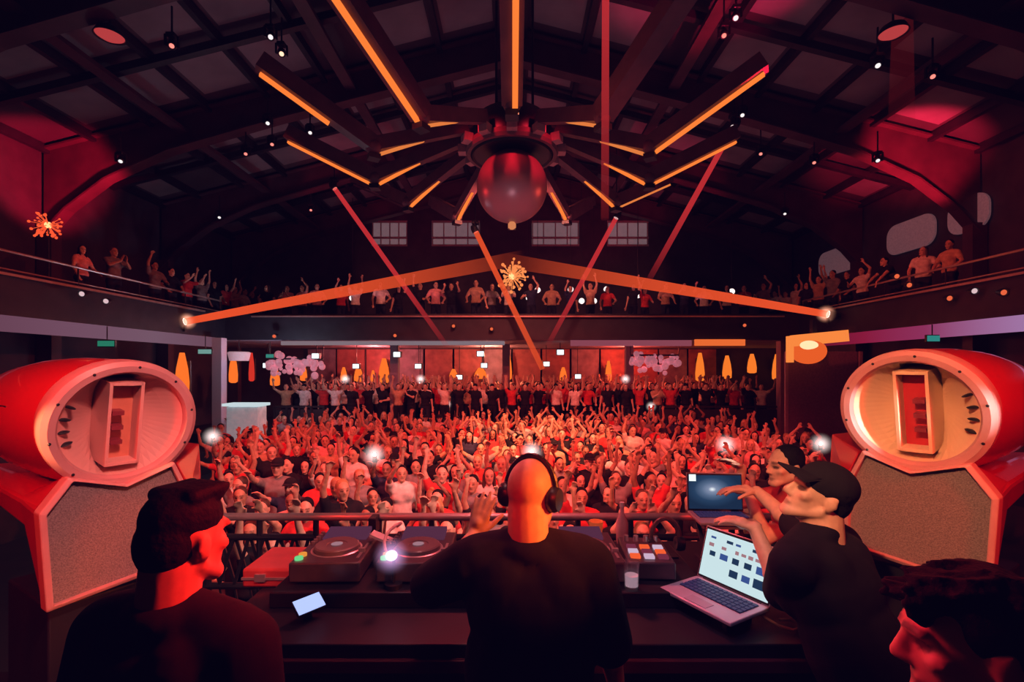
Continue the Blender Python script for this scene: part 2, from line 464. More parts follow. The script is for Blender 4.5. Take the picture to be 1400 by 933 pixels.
# gable wall with four louvred windows left open in it
gz0, gz1 = at(0, 337, YB).z, at(0, 302, YB).z
wx = [(at(a, 0, YB).x, at(b, 0, YB).x) for a, b in ((508, 557), (590, 656), (727, 792), (830, 887))]
w = MB(); cuts = [-HW-.1]+[v for p in wx for v in p]+[HW+.1]
for a, b in zip(cuts[0::2], cuts[1::2]): w.box(((a+b)/2, YB+.15, (gz0+gz1)/2), (b-a, .3, gz1-gz0))
w.box((0, YB+.15, gz0/2), (2*HW+.2, .3, gz0))
gu = (RZ+1.0-gz1)/SL
w.prism([(-gu, gz1), (gu, gz1), (0, RZ+1.0)], (0, YB, 0), (1, 0, 0), (0, 0, 1), (0, .3, 0))
struct('wall_back', w, m_wall)
struct('wall_front', MB().box((0, -2.4, 6), (27, .3, 13)), m_wall)
m_pane = mat('window_pane', (.35, .32, .36), .4, emit=(.32, .22, .25), es=.32, noise=.2, nscale=2)
for i, (a, b) in enumerate(wx):
    p = struct('window_%d' % (i+1), MB().box(((a+b)/2, YB+.12, (gz0+gz1)/2), (b-a, .04, gz1-gz0)), m_pane)
    fr = MB()
    for z in (gz0+.05, gz0+.42, gz1-.04): fr.box(((a+b)/2, YB+.05, z), (b-a, .12, .09))
    for x in [a+.04, b-.04]+[a+(b-a)*k/4 for k in (1, 2, 3)]: fr.box((x, YB+.08, (gz0+gz1)/2), (.05, .06, gz1-gz0))
    fo = fr.obj('window_frame', mat('window_frame', (.45, .38, .40), .5, noise=.1), p, False)

# roof: two slopes of insulated panels over purlins and portal rafters
rafters = [-.1, 4.4, 8.9, 13.4, 17.9, 22.4]
for side, nm in ((-1, 'ceiling_left'), (1, 'ceiling_right')):
    mb = MB()
    o = .95
    mb.add([(0, -2.3, RZ+o), (side*(HW+.4), -2.3, roof(HW+.4)+o), (side*(HW+.4), YB+.2, roof(HW+.4)+o), (0, YB+.2, RZ+o)], [(0, 1, 2, 3)])
    struct(nm, mb, m_panel2)
    # pale insulation bays between purlins: every other bay brighter, as in the hall
    us = [.35, 2.0, 3.6, 5.2, 6.8, 8.4, 10.0, 11.6, 12.9]
    pb = MB()
    for j, (y0, y1) in enumerate(zip(rafters, rafters[1:])):
        for i, (a, b) in enumerate(zip(us, us[1:])):
            if (i+j) % 5 == 4: continue
            ym = (y0+y1)/2
            for ya, yb in ((y0+.45, ym-.22), (ym+.22, y1-.45)):
                g_ = .16
                pb.add([(side*(a+g_), ya, roof(a+g_)+o-.02), (side*(b-g_), ya, roof(b-g_)+o-.02), (side*(b-g_), yb, roof(b-g_)+o-.02), (side*(a+g_), yb, roof(a+g_)+o-.02)], [(0, 1, 2, 3)])
    struct('ceiling_panels_left' if side < 0 else 'ceiling_panels_right', pb, m_panel)
    for u in us:
        struct('purlin', MB().bar((side*u, -2.2, roof(u)+o-.12), (side*u, YB, roof(u)+o-.12), .14, .22), m_dark)
    for y0, y1 in zip(rafters, rafters[1:]):
        ym = (y0+y1)/2
        struct('cross_strut', MB().bar((0, ym, RZ+o-.28), (side*HW, ym, roof(HW)+o-.28), .16, .18), m_dark)
    # cable tray running the length of the hall
    for u in (4.45, 9.1):
        struct('cable_tray', MB().bar((side*u, -2, roof(u)+.35), (side*u, YB-.4, roof(u)+.35), .3, .10), m_steel)
for y in rafters:
    for side in (-1, 1):
        mb = MB()
        # tapered I-beam: bottom flange, web, top flange, with a deep haunch at the eave
        ub = [0, 2, 6.5, 9.5, 11.2, 12.3, 13]
        hn = [0, 0, 0, -.10, -.45, -1.0, -1.6]
        for (a, ha), (b, hb_) in zip(zip(ub, hn), zip(ub[1:], hn[1:])):
            mb.bar((side*a, y, roof(a)+ha), (side*b, y, roof(b)+hb_), .34, .05)
            mb.bar((side*a, y, roof(a)+.82), (side*b, y, roof(b)+.82), .34, .05)
            mb.add([(side*a, y, roof(a)+ha), (side*b, y, roof(b)+hb_), (side*b, y, roof(b)+.82), (side*a, y, roof(a)+.82)], [(0, 1, 2, 3)])
        struct('rafter', mb, m_steel)
        struct('column', MB().box((side*12.85, y, (roof(13)-1.2)/2), (.42, .3, roof(13)-1.2)), m_steel)

# balconies: slab, black front and pale underside on three sides
BZ0, BZ1, BT = ZC+1.02, ZC+1.38, ZC+1.92     # soffit, floor, top of the front
FX, FY = 10.0, 16.8
for side, nm in ((-1, 'left'), (1, 'right')):
    struct('balcony_floor_'+nm, MB().box((side*(FX+HW)/2+side*.05, 10.4, (BZ0+BZ1)/2+.02), (HW-FX, 25, BZ1-BZ0-.04)), m_fascia)
    struct('balcony_front_'+nm, MB().box((side*FX, 7.2, (BZ0+BT)/2), (.10, 19.4, BT-BZ0)), m_fascia)
    struct('balcony_soffit_'+nm, MB().box((side*(FX+HW)/2, 10.4, BZ0-.01), (HW-FX, 25, .03)), m_soffit)
struct('balcony_floor_back', MB().box((0, (FY+YB)/2, (BZ0+BZ1)/2+.02), (2*FX-.1, YB-FY, BZ1-BZ0-.04)), m_fascia)
struct('balcony_front_back', MB().box((0, FY, (BZ0+BT)/2), (2*FX+.1, .10, BT-BZ0)), m_fascia)
struct('balcony_soffit_back', MB().box((0, (FY+YB)/2, BZ0-.01), (2*FX-.1, YB-FY, .03)), m_soffit)
# terrace under the back balcony, with its step
struct('terrace', MB().box((0, 20.2, .5), (25.6, 6.0, 1.0)), m_floor)
for side in (-1, 1):
    struct('side_terrace', MB().box((side*11.2, 12.3, .35), (3.2, 9.6, .7)), m_floor)
for px, d in ((300, 15.6), (540, 18.5), (692, 19.5), (1070, 17.2), (860, 19.5)):
    x = at(px, 0, d).x
    struct('pillar', MB().box((x, d, BZ0/2), (.30, .30, BZ0-.03)), mat('pillar_paint', (.32, .22, .28), .6, noise=.1) if px != 300 else mat('pillar_pale', (.62, .55, .66), .5, noise=.05))
# dark partition on the right, below the balcony
xr = at(1118, 0, 13.6).x
struct('partition', MB().box((xr+.2, 13.75, 2.05), (2.0, .12, 3.5)), mat('partition_purple', (.20, .11, .20), .7, noise=.2), bevel=.02)
struct('trim_1', MB().box((xr-.85, 13.66, 2.05), (.08, .06, 3.5)).box((xr+1.25, 13.66, 2.05), (.08, .06, 3.5)), mat('partition_trim', (.3, .2, .3), .5, noise=.1))
# rounded pale wall panels above the right balcony; faint emission makes them look lit
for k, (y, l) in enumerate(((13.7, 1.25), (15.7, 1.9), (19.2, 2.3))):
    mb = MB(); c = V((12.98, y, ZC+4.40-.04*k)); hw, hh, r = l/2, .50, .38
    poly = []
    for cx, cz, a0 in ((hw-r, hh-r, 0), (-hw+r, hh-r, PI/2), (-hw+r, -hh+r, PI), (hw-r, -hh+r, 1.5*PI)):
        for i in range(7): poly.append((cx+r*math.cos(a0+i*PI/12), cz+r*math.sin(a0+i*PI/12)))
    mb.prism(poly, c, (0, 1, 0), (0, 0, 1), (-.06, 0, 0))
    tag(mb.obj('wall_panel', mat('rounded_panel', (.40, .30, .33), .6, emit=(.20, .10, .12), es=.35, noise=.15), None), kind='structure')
# railings on the balconies
def railing(name, label, pts, posts):
    t = thing(name, label, 'railing', tuple(V(pts[0])-V((0, 0, BT-BZ1))), 0)
    off = V(t.location)
    for a, b in zip(pts, pts[1:]):
        MB().tube(V(a)-off, V(b)-off, .028, n=8).obj('top_rail', m_tube, t)
        MB().tube(V(a)-off-V((0, 0, .36)), V(b)-off-V((0, 0, .36)), .018, n=8).obj('lower_rail', m_tube, t)
        for i in range(posts+1):
            p = V(a).lerp(V(b), i/posts)-off
            MB().tube(p-V((0, 0, .42)), p, .018, n=6).obj('post', m_dark, t)
    return t
railing('balcony_railing', 'steel tube railing along the left balcony', [(-FX, 2.0, BT+.42), (-FX, 16.6, BT+.42)], 8)
railing('balcony_railing', 'steel tube railing along the right balcony', [(FX, 2.0, BT+.42), (FX, 16.6, BT+.42)], 8)
# thin ledges fixed on the balcony fronts
def ledge(a, b, label):
    a = V(a); b = V(b)
    tag(MB().bar(a, b, .07, .05).obj('drinks_ledge', m_tube), label, 'ledge')
ledge((-FX+.12, 5.4, BT-.06), (-FX+.12, 15.5, BT-.06), 'thin pale ledge fixed on the front of the left balcony')
ledge((FX-.12, 6.2, BT-.06), (FX-.12, 15.5, BT-.06), 'thin pale ledge fixed on the front of the right balcony')
ledge((-9.0, FY-.12, BT-.10), (9.4, FY-.12, BT-.10), 'thin pale ledge running across the front of the rear balcony')

# glowing strips under the balcony edges, standing for the lit soffit
def ramp_strip(label, side, stops):
    y0, y1 = 7.0, 16.2; n = 40; mb = MB()
    for k in range(n): mb.box((side*(FX-.02), y0+(y1-y0)*(k+.5)/n, BZ0-.12), (.10, (y1-y0)/n*1.001, .32))
    m = bpy.data.materials.new('strip_ramp'); m.use_nodes = True; nt = m.node_tree; nt.nodes.clear()
    o_ = nt.nodes.new('ShaderNodeOutputMaterial'); e = nt.nodes.new('ShaderNodeEmission'); a = nt.nodes.new('ShaderNodeAttribute'); a.attribute_name = 'along'; r = nt.nodes.new('ShaderNodeValToRGB')
    r.color_ramp.elements[0].position = stops[0][0]; r.color_ramp.elements[0].color = (*stops[0][1], 1)
    r.color_ramp.elements[1].position = stops[-1][0]; r.color_ramp.elements[1].color = (*stops[-1][1], 1)
    for p_, c in stops[1:-1]: k = r.color_ramp.elements.new(p_); k.color = (*c, 1)
    nt.links.new(a.outputs['Fac'], r.inputs['Fac']); nt.links.new(r.outputs[0], e.inputs['Color']); nt.links.new(e.outputs[0], o_.inputs['Surface'])
    o = mb.obj('glow_strip', m, None, False)
    at_ = o.data.attributes.new('along', 'FLOAT', 'POINT'); at_.data.foreach_set('value', [(v.co.y-y0)/(y1-y0) for v in o.data.vertices])
    tag(o, label, 'light strip')
ramp_strip('long glowing strip under the right balcony edge, lavender turning crimson', 1, [(0, (.40, .32, .60)), (.28, (.34, .16, .34)), (.5, (.26, .03, .10)), (.72, (.24, .01, .04)), (1, (.10, .005, .015))])
ramp_strip('long dim mauve glowing strip under the left balcony edge', -1, [(0, (.10, .03, .05)), (.4, (.16, .07, .11)), (.7, (.17, .09, .13)), (1, (.14, .06, .09))])
# red panelled wall behind the bar
for k in range(14):
    x = -9.1+k*1.4
    struct('bar_wall_panel', MB().box((x, 23.1, 2.65), (1.3, .10, 3.2)), mat('bar_red', (.34, .10, .09), .6, noise=.3, nscale=3) if k % 3 else mat('bar_mauve', (.25, .17, .23), .6, noise=.3, nscale=3))
def strip(name, label, a, b, m, w=.22, h=.16):
    a = V(a); b = V(b)
    tag(MB().bar(a, b, w, h).obj(name, m), label, 'light strip')
x0, x1 = at(950, 0, 16.7).x, at(1018, 0, 16.7).x
strip('glow_strip', 'short bright orange light strip under the rear balcony', (x0, FY-.1, BZ0-.10), (x1, FY-.1, BZ0-.10), glow('strip_orange', (.9, .16, .03), .9), .1, .22)
x0, x1 = at(780, 0, 16.7).x, at(945, 0, 16.7).x
strip('glow_strip', 'dull pink light strip beside the short orange one', (x0, FY-.1, BZ0-.12), (x1, FY-.1, BZ0-.12), glow('strip_pink', (.30, .07, .10), .8), .1, .20)
x0, x1 = at(385, 0, 16.7).x, at(690, 0, 16.7).x
strip('glow_strip', 'pale grey light strip along the left of the rear balcony', (x0, FY-.1, BZ0-.12), (x1, FY-.1, BZ0-.12), glow('strip_grey', (.26, .19, .22), .8), .1, .14)
# ------------------------------------------------------------------ spider chandelier
m_led = glow('led_orange', (1.0, .22, .035), 1.0)
m_led_dim = glow('led_orange_soft', (.85, .22, .05), .9)
m_arm = mat('spider_arm', (.16, .07, .085), .5, noise=.2, nscale=3)
HUB = V((0, 11.0, ZC+4.95))
sp = thing('spider_chandelier', 'giant black spider-shaped chandelier with jointed arms edged in orange light', 'chandelier', HUB)
mb = MB(); mb.lathe([(0, 1.0), (.45, .95), (.78, .74), (.95, .38), (.97, 0), (.90, -.14), (.86, -.10), (0, -.05)], (0, 0, 0), (0, 0, 1), 40)
hub = mb.obj('hub', m_black, sp)
MB().lathe([(.96, .10), (1.04, .08), (1.06, -.03), (1.02, -.10), (.94, -.10)], (0, 0, 0), (0, 0, 1), 40).obj('hub_ring', m_arm, sp)
for k in range(12):
    a = 2*PI*k/12; MB().box((math.sin(a)*1.12, -math.cos(a)*1.12, .05), (.22, .20, .18), Matrix.Rotation(a, 3, 'Z')).obj('hub_bracket', mat('bracket_pink', (.55, .3, .33), .4, noise=.1), hub)
for i in range(3):
    a = 2*PI*i/3+.3; MB().tube((math.cos(a)*.5, math.sin(a)*.5, .6), (math.cos(a)*.5, math.sin(a)*.5, RZ-HUB.z+.1), .03, n=8).obj('hanger_rod', m_dark, sp)
for k in range(12):
    a = 2*PI*k/12                                  # measured from the side nearest the stage
    d = V((math.sin(a), -math.cos(a), 0)); s = V((math.cos(a), math.sin(a), 0))
    A = d*1.15+V((0, 0, .06)); B = d*1.80+V((0, 0, -.08)); J = d*3.12+V((0, 0, -.78)); E = d*5.1+V((0, 0, .22))
    if k in (0, 1, 11): E = d*(6.9 if k == 0 else 6.6)+V((0, 0, .22+(.9 if k else .95)))
    lift = V((0, 0, .22)); arm = MB(); W = .34 if k in (0, 1, 11) else .24
    arm.bar(A+lift, J+lift, .20, .26); arm.bar(J+lift, E+lift, W, .30); arm.ball(J+lift*.8, .16, 12, 8)
    leg = arm.obj('leg', m_arm, sp)
    sh = s*(.05 if k == 0 else 0)
    MB().bar(B+sh, J+sh, .075, .05, up=(0, 0, 1)).obj('led_strip', m_led if k not in (2, 10, 1, 11) else m_led_dim, leg)
    J2 = J.lerp(E, {1: .60, 10: .42}.get(k, 0)); E2 = J.lerp(E, {1: .80}.get(k, 1))
    MB().bar(J2+sh, E2+sh, .09, .05, up=(0, 0, 1)).obj('led_strip', m_led if k not in (4, 8, 6, 5, 7) else (m_led_dim if k == 4 else m_arm), leg)
    jc = MB().box(J+V((0, 0, -.02)), (.22, .22, .10), Matrix.Rotation(a, 3, 'Z')).obj('joint_cap', m_dark, leg)
# ball hanging beneath it
ball = thing('mirror_ball', 'large round mirror ball hanging under the spider chandelier, red above and grey below', 'mirror ball', (0, 11.0, ZC+4.15))
mb = MB(); mb.ball((0, 0, 0), .80, 56, 40)
m_ball = mat('ball_tiles', (.42, .22, .25), .35, .25)
nt = m_ball.node_tree; tcn = nt.nodes.new('ShaderNodeTexCoord'); br = nt.nodes.new('ShaderNodeTexVoronoi'); br.inputs['Scale'].default_value = 14
bmp = nt.nodes.new('ShaderNodeBump'); bmp.inputs['Strength'].default_value = .25
nt.links.new(tcn.outputs['Object'], br.inputs['Vector']); nt.links.new(br.outputs['Distance'], bmp.inputs['Height']); nt.links.new(bmp.outputs['Normal'], nt.nodes['Principled BSDF'].inputs['Normal'])
mb.obj('sphere', m_ball, ball)
MB().lathe([(.06, -.80), (.09, -.84), (.09, -.92), (.04, -.96), (0, -.96)], (0, 0, 0), (0, 0, 1), 16).obj('nub', glow('nub_orange', (.9, .3, .12), .7), ball)
MB().lathe([(.20, .72), (.24, .80), (.24, .90), (0, .9)], (0, 0, 0), (0, 0, 1), 20).obj('cap', m_black, ball)

# ------------------------------------------------------------------ lights on the roof
lens_white = glow('lens_white', (.95, .85, .85), 1.1); lens_red = glow('lens_red', (1, .25, .2), 1.3)
def roof_depth(px, py, h=7.9): return h*F/((HOR-py)+SL*abs(px-700))
def moving_head(label, px, py, lens, tgt=None, r=.075, group=None, d=None, S=.62):
    d = d or roof_depth(px, py); p = at(px, py, d)
    t = thing('stage_light', label, 'stage light', p, 0, group)
    q = (V(tgt)-p).normalized() if tgt else V((-.25 if px > 700 else .25, -.55, -.8)).normalized()
    x, y, z = frame(q)
    topz = roof(p.x)+.1-p.z
    if topz > .35: MB().tube((0, 0, .32*S), (0, 0, topz), .018, n=6).obj('hanger', m_dark, t)
    MB().box((0, 0, .30*S), (.26*S, .22*S, .12*S)).obj('base', m_black, t, bevel=.01)
    mb = MB(); mb.box((x*.17+V((0, 0, .12)))*S, (.04*S, .08*S, .34*S)); mb.box((x*-.17+V((0, 0, .12)))*S, (.04*S, .08*S, .34*S)); mb.bar((x*.19+V((0, 0, .27)))*S, (x*-.19+V((0, 0, .27)))*S, .08*S, .05*S)
    mb.obj('yoke', m_black, t)
    MB().lathe([(a_*S, b_*S) for a_, b_ in [(0, -.22), (.09, -.22), (.13, -.12), (.13, .02), (.10, .05), (.10, .04), (0, .03)]], (0, 0, 0), q, 18).obj('lamp_head', m_black, t)
    MB().lathe([(0, .052*S), (r*S, .050*S), (r*.99*S, .035*S)], (0, 0, 0), q, 16).obj('lens', lens, t)
    return t, p
spots = [(370, 50, 'white', 'at upper left, beside the outer left arm'), (385, 73, 'warm', 'just below another at upper left'), (235, 62, 'red', 'on the left roof, right of the oval lamp'),
         (165, 220, 'white', 'near the red haze at left'), (366, 168, 'white', 'right of the left roof lamp row'), (372, 197, 'red', 'left of the second orange arm'),
         (424, 181, 'white', 'above the lower left orange arm'), (300, 297, 'white', 'low on the left rafter'), (336, 210, 'red', 'on the left roof at mid height'),
         (1006, 24, 'white', 'at upper right over the right arms'), (990, 48, 'red', 'below the upper right white one'), (1200, 89, 'white', 'below the right oval lamp'),
         (1275, 104, 'red', 'far right under the roof'), (1015, 157, 'white', 'beside the tall right beam'), (1113, 222, 'red', 'on the right roof at mid height'),
         (1073, 292, 'white', 'low on the right rafter'), (1200, 219, 'white', 'at the right knee of the rafter'), (1040, 210, 'red', 'between beam and right rafter'), (425, 287, 'red', 'low left, above the left beam')]
for px, py, c, w_ in spots:
    moving_head('small %s stage light hanging %s' % (c, w_), px, py, {'white': lens_white, 'red': lens_red, 'warm': glow('lens_warm', (1, .6, .4), 1.5)}[c], r=.075 if c != 'red' else .07)
# oval red lamps
def dome(label, px, py):
    d = roof_depth(px, py, 8.3); p = at(px, py, d)
    t = thing('dome_lamp', label, 'lamp', p)
    MB().lathe([(0, .22), (.08, .21), (.20, .13), (.26, 0), (.24, 0), (.18, .10), (0, .17)], (0, 0, 0), (0, 0, 1), 28).obj('shade', m_dark, t)
    MB().lathe([(.23, .02), (.15, -.03), (0, -.05)], (0, 0, 0), (0, 0, 1), 24).obj('diffuser', glow('dome_red', (.60, .06, .06), .75), t)
    MB().tube((0, 0, .26), (0, 0, max(.4, roof(p.x)+.8-p.z)), .02, n=6).obj('stem', m_dark, t)
dome('round red-lit dome lamp hanging from the roof at upper left', 150, 50)
dome('round red-lit dome lamp hanging from the roof at upper right', 1221, 46)

# ------------------------------------------------------------------ beams of light in the haze
def beam(label, a, b, r0, r1, col, s, a0, a1, mid, lamp=True, lens=None):
    a = V(a); b = V(b); x, y, z = frame(b-a); n = 16; k = 14
    mb = MB()
    pts = [a.lerp(b, j/k) + (x*math.cos(2*PI*i/n)+y*math.sin(2*PI*i/n))*(r0+(r1-r0)*j/k) for j in range(k+1) for i in range(n)]
    mb.add(pts, [(j*n+i, j*n+(i+1) % n, (j+1)*n+(i+1) % n, (j+1)*n+i) for j in range(k) for i in range(n)])
    o = mb.obj('light_beam', beam_mat('beam', col, s, a0, a1, mid))
    at_ = o.data.attributes.new('along', 'FLOAT', 'POINT'); at_.data.foreach_set('value', [j/k for j in range(k+1) for i in range(n)])
    tag(o, label, 'light beam')
RED = (.9, .045, .05); ORG = (1.0, .10, .025)
def rbeam(px0, py0, px1, py1, label, lamp_label, col=RED, r=.075, a0=.75, mid=.55, a1=.03, d1=None, s=.62, lens=lens_red):
    d = min(roof_depth(px0, py0), 16); p = at(px0, py0, d); e = at(px1, py1, min(d1 or d, 16.3))
    if lamp_label: moving_head(lamp_label, px0, py0, lens, tgt=e, r=.085, d=d, S=.9)
    beam(label, p, e, r, r*1.1, col, s, a0, a1, mid)
rbeam(457, 257, 612, 475, 'red light beam slanting down to the right, left of the mirror ball', 'stage light at the top of the left slanting red beam')
rbeam(650, 316, 742, 505, 'orange-red light beam slanting from below the mirror ball towards the crowd', 'stage light just under the left of the mirror ball', col=ORG, a0=.75, mid=.6, a1=.4, r=.085, s=.75)
rbeam(843, 297, 748, 474, 'red light beam slanting down to the left, right of the mirror ball', 'white stage light at the top of the right inner red beam', lens=lens_white, a0=.7)
rbeam(1004, 172, 886, 385, 'long red light beam from the right arms down to the rear balcony', 'stage light at the top of the long right red beam', r=.07, lens=lens_white)
p = at(829, -330, 6.3)
beam('straight vertical red light beam right of the chandelier hub', p, at(827, 300, 6.3), .042, .052, RED, .6, .6, .05, .55)
beam('faint wide vertical red beam at far right', at(1234, 10, 9.5), at(1232, 190, 9.5), .16, .22, (.6, .03, .03), .35, .10, .01, .07)
# the two low beams that cross the hall from the balcony corners
LA, RA = at(253, 440, 14.6), at(1132, 430, 14.6)
for nm, p, e in (('left', LA, at(716, 352, 15.6)), ('right', RA, at(690, 356, 15.6))):
    beam('broad orange-red beam rising from the lamp on the %s balcony corner' % nm, p, e, .10, .24, ORG, .85, .8, .0, .45)
    t = thing('corner_spotlight', 'bright white-hot spotlight on the front of the %s balcony, source of the low beam' % nm, 'spotlight', p)
    q = (e-p).normalized()
    MB().lathe([(0, -.3), (.10, -.3), (.13, -.2), (.13, -.02), (.11, 0), (.11, -.02), (0, -.03)], (0, 0, 0), q, 18).obj('housing', m_black, t)
    MB().lathe([(0, .012), (.105, .002), (.105, -.03)], (0, 0, 0), q, 18).obj('lens', glow('lens_hot', (1, .75, .65), 3), t)
    MB().box((0, 0, -.2), (.05, .1, .2)).obj('bracket', m_black, t)
    halo(t, q*.06, .30, halo_mat('halo_hot', (1, .40, .25), 14.0))

# ------------------------------------------------------------------ starbursts, sconces, downlights, signs
def burst(label, p, r, n, col, s, seed):
    t = thing('spark_lamp', label, 'lamp', p); R = random.Random(seed)
    MB().ball((0, 0, 0), r*.20, 12, 8).obj('core', glow('burst_core', (1, .5, .2), 1.6), t)
    mb = MB()
    for i in range(n):
        q = V((R.gauss(0, 1), R.gauss(0, .6), R.gauss(0, 1))).normalized(); l = r*R.uniform(.45, 1)
        mb.tube(q*r*.1, q*l, r*.028, r*.012, 5); mb.ball(q*l, r*R.uniform(.05, .10), 8, 5)
    mb.obj('sparks', glow('burst_'+str(seed), col, s), t)
    MB().tube((0, 0, -r*.1), (0, 0, BZ1-p.z), .02, n=6).obj('stem', m_dark, t)
burst('spiky orange-red spark lamp at the left end of the left balcony', at(66, 308, 10.75), .36, 46, (1, .10, .03), 1.0, 3)
burst('spiky orange spark lamp over the middle of the rear balcony', at(700, 378, 17.25), .62, 60, (1, .28, .08), 1.0, 8)

def sconce(label, px, py, d, w=.22, h=.85, col=(1, .21, .02), s=.95):
    p = at(px, py, d); t = thing('wall_sconce', label, 'wall lamp', p)
    k = w/2
    MB().lathe([(k*.35, h*.55), (k*.8, h*.15), (k, -.2*h), (k*.95, -.45*h), (k*.5, -.5*h), (0, -.5*h)], (0, 0, 0), (0, 0, 1), 14).obj('lamp_glass', glow('sconce_%d' % int(s*100), col, s), t)
    MB().box((0, .16, -.05*h), (w*.7, .06, h*.8)).obj('backplate', m_dark, t, bevel=.01)
    MB().bar((0, .02, -.5*h), (0, .16, -.4*h), .05, .05).obj('bracket', m_dark, t)
W6 = ['third sconce from the orange floodlight', 'second sconce from the orange floodlight, brightest', 'short one among the right rear sconces', 'sconce nearest the orange floodlight']
for (px, py, h), w_ in zip(((957, 503, 1.1), (994, 503, .9), (1028, 498, .75), (1062, 503, 1.0)), W6):
    sconce('tall orange lamp on the rear right wall, %s' % w_, px, py, 22.6, .42, h*1.15)
for (px, py, d, w, h), w_ in zip(((249, 512, 12.3, .32, 1.0), (319, 505, 17.5, .30, 1.0), (344, 503, 19.5, .22, 1.1), (376, 515, 20.5, .4, .8), (415, 510, 21, .3, .7), (470, 512, 22.4, .3, .6), (490, 512, 22.4, .4, .7), (525, 508, 22.4, .5, 1.1), (510, 516, 22.6, .25, .6), (695, 502, 22.6, .35, 1.2), (657, 511, 22.6, .6, .5), (620, 512, 22.7, .4, .45), (770, 512, 22.6, .35, .6), (832, 508, 22.4, .3, .9)),
        ('behind the left loudspeaker horn', 'right of the pale left pillar', 'red one right of the pale pillar', 'under the left blossom garland', 'right side of the left garland', 'small one left of the bar', 'beside the small bar lamp', 'tall one left of the centre', 'short one beside the tall left lamp', 'just left of the slanting beam end', 'wide low one in the middle', 'low one left of middle', 'low one right of the beam end', 'left of the right blossom garland')):
    sconce('orange wall lamp under the balcony, %s' % w_, px, py, d, w, h, (1, .18, .02) if px != 344 else (.8, .04, .02), 1.0 if px != 344 else .8)

def downlight(label, px, py, d, s=1.8, w=.30):
    p = at(px, py, d); t = thing('downlight', label, 'downlight', p)
    MB().box((0, .05, 0), (w, .2, w*.75)).obj('housing', m_black, t, bevel=.01)
    MB().box((0, -.06, 0), (w*.82, .02, w*.6)).obj('lens', glow('down_%d' % int(s*10), (.80, .90, .95), s), t)
    top_ = BZ0-p.z
    if top_ > .1: MB().tube((0, .05, 0), (0, .05, top_), .015, n=6).obj('stem', m_dark, t)
dl = [(432, 487, 18), (487, 501, 20), (543, 485, 18), (572, 501, 20), (574, 526, 21.5), (657, 484, 18), (662, 500, 20), (766, 482, 18), (747, 498, 20), (628, 516, 21), (365, 500, 19), (790, 515, 21)]
for i, (px, py, d) in enumerate(dl):
    downlight('small square cold-white downlight under the rear balcony, %s from left' % ORD[sorted(q[0] for q in dl).index(px)+1], px, py, d)
up_ = [(735, 397), (780, 396), (829, 396), (723, 408), (795, 412), (812, 412), (482, 408), (872, 404), (1000, 399)]
for px, py in up_:
    d = 19.5; p = at(px, py, d); t = thing('balcony_spot', 'small white lamp over the rear balcony, %s from left' % ORD[sorted(q[0] for q in up_).index(px)+1], 'lamp', p)
    MB().lathe([(0, .12), (.09, .10), (.13, 0), (.12, 0), (0, .03)], (0, 0, 0), (0, -.8, -.6), 14).obj('shade', m_dark, t)
    MB().ball((0, -.03, 0), .12, 12, 8).obj('bulb', glow('bulb_pink', (1, .78, .75), 1.5), t)
    MB().tube((0, 0, .05), (0, .0, roof(p.x)-p.z), .012, n=6).obj('cord', m_dark, t)
def sign(label, px, py, d, w, col, s):
    p = at(px, py, d); t = thing('exit_sign', label, 'sign', p)
    MB().box((0, .03, 0), (w, .06, .17)).obj('casing', m_black, t, bevel=.008)
    MB().box((0, -.006, 0), (w*.93, .012, .13)).obj('panel', glow('exit_%d' % px, col, s), t)
    MB().tube((0, .03, .08), (0, .03, BZ0-p.z), .012, n=6).obj('stem', m_dark, t)
sign('small green exit sign under the left balcony', 145, 470, 11.5, .42, (.04, .36, .22), .5)
sign('pale green exit sign by the pale pillar', 280, 481, 14.5, .42, (.25, .5, .45), .6)
sign('tiny teal exit sign above the right loudspeaker', 1276, 463, 11.0, .30, (.05, .40, .36), .55)
sign('dim green exit sign beside the left blossom garland', 369, 487, 17.5, .3, (.05, .3, .24), .7)
# orange floodlight under the right balcony corner
p = at(1105, 478, 12.9); t = thing('floodlight', 'glowing orange bowl floodlight with a long hood under the right balcony corner', 'floodlight', p)
mb = MB(); mb.ball((0, 0, -.05), (.46, .34, .34), 24, 14)
mb.obj('bowl', glow('flood_bowl', (.95, .13, .02), .85), t)
MB().bar((-.48, -.1, .22), (.95, -.1, .36), .2, .30).obj('hood', glow('flood_hood', (1, .26, .05), .95), t)
MB().ball((-.15, -.28, .10), (.24, .10, .12), 16, 10).obj('hot_spot', glow('flood_hot', (1, .55, .30), 1.5), t)
MB().box((.2, .1, .55), (.12, .12, .5)).obj('mount', m_black, t)
MB().box((-.52, -.05, 0), (.1, .2, .7)).obj('side_plate', glow('flood_hood', (1, .26, .05), .95), t)
# blossom garlands and hanging shade
def garland(label, px0, px1, py, d, n, seed):
    R = random.Random(seed); mb = MB()
    c = at((px0+px1)/2, py, d)
    for i in range(n):
        q = at(R.uniform(px0, px1), py+R.gauss(0, 5.5), d)-c
        mb.ball(q+V((0, R.uniform(-.2, .2), 0)), R.uniform(.07, .15), 8, 6)
    t = thing('blossom_garland', label, 'garland', c)
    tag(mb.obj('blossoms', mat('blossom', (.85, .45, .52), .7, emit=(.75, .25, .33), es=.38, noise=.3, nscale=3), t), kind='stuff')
    MB().bar((at(px0, 0, d).x-c.x, 0, .25), (at(px1, 0, d).x-c.x, 0, .25), .06, .06).obj('batten', m_dark, t)
    for s in (px0, px1): MB().tube((at(s, 0, d).x-c.x, 0, .25), (at(s, 0, d).x-c.x, 0, BZ0-c.z), .015, n=6).obj('cord', m_dark, t)
garland('garland of pale pink blossoms hanging under the left of the rear balcony', 368, 442, 500, 18.2, 60, 1)
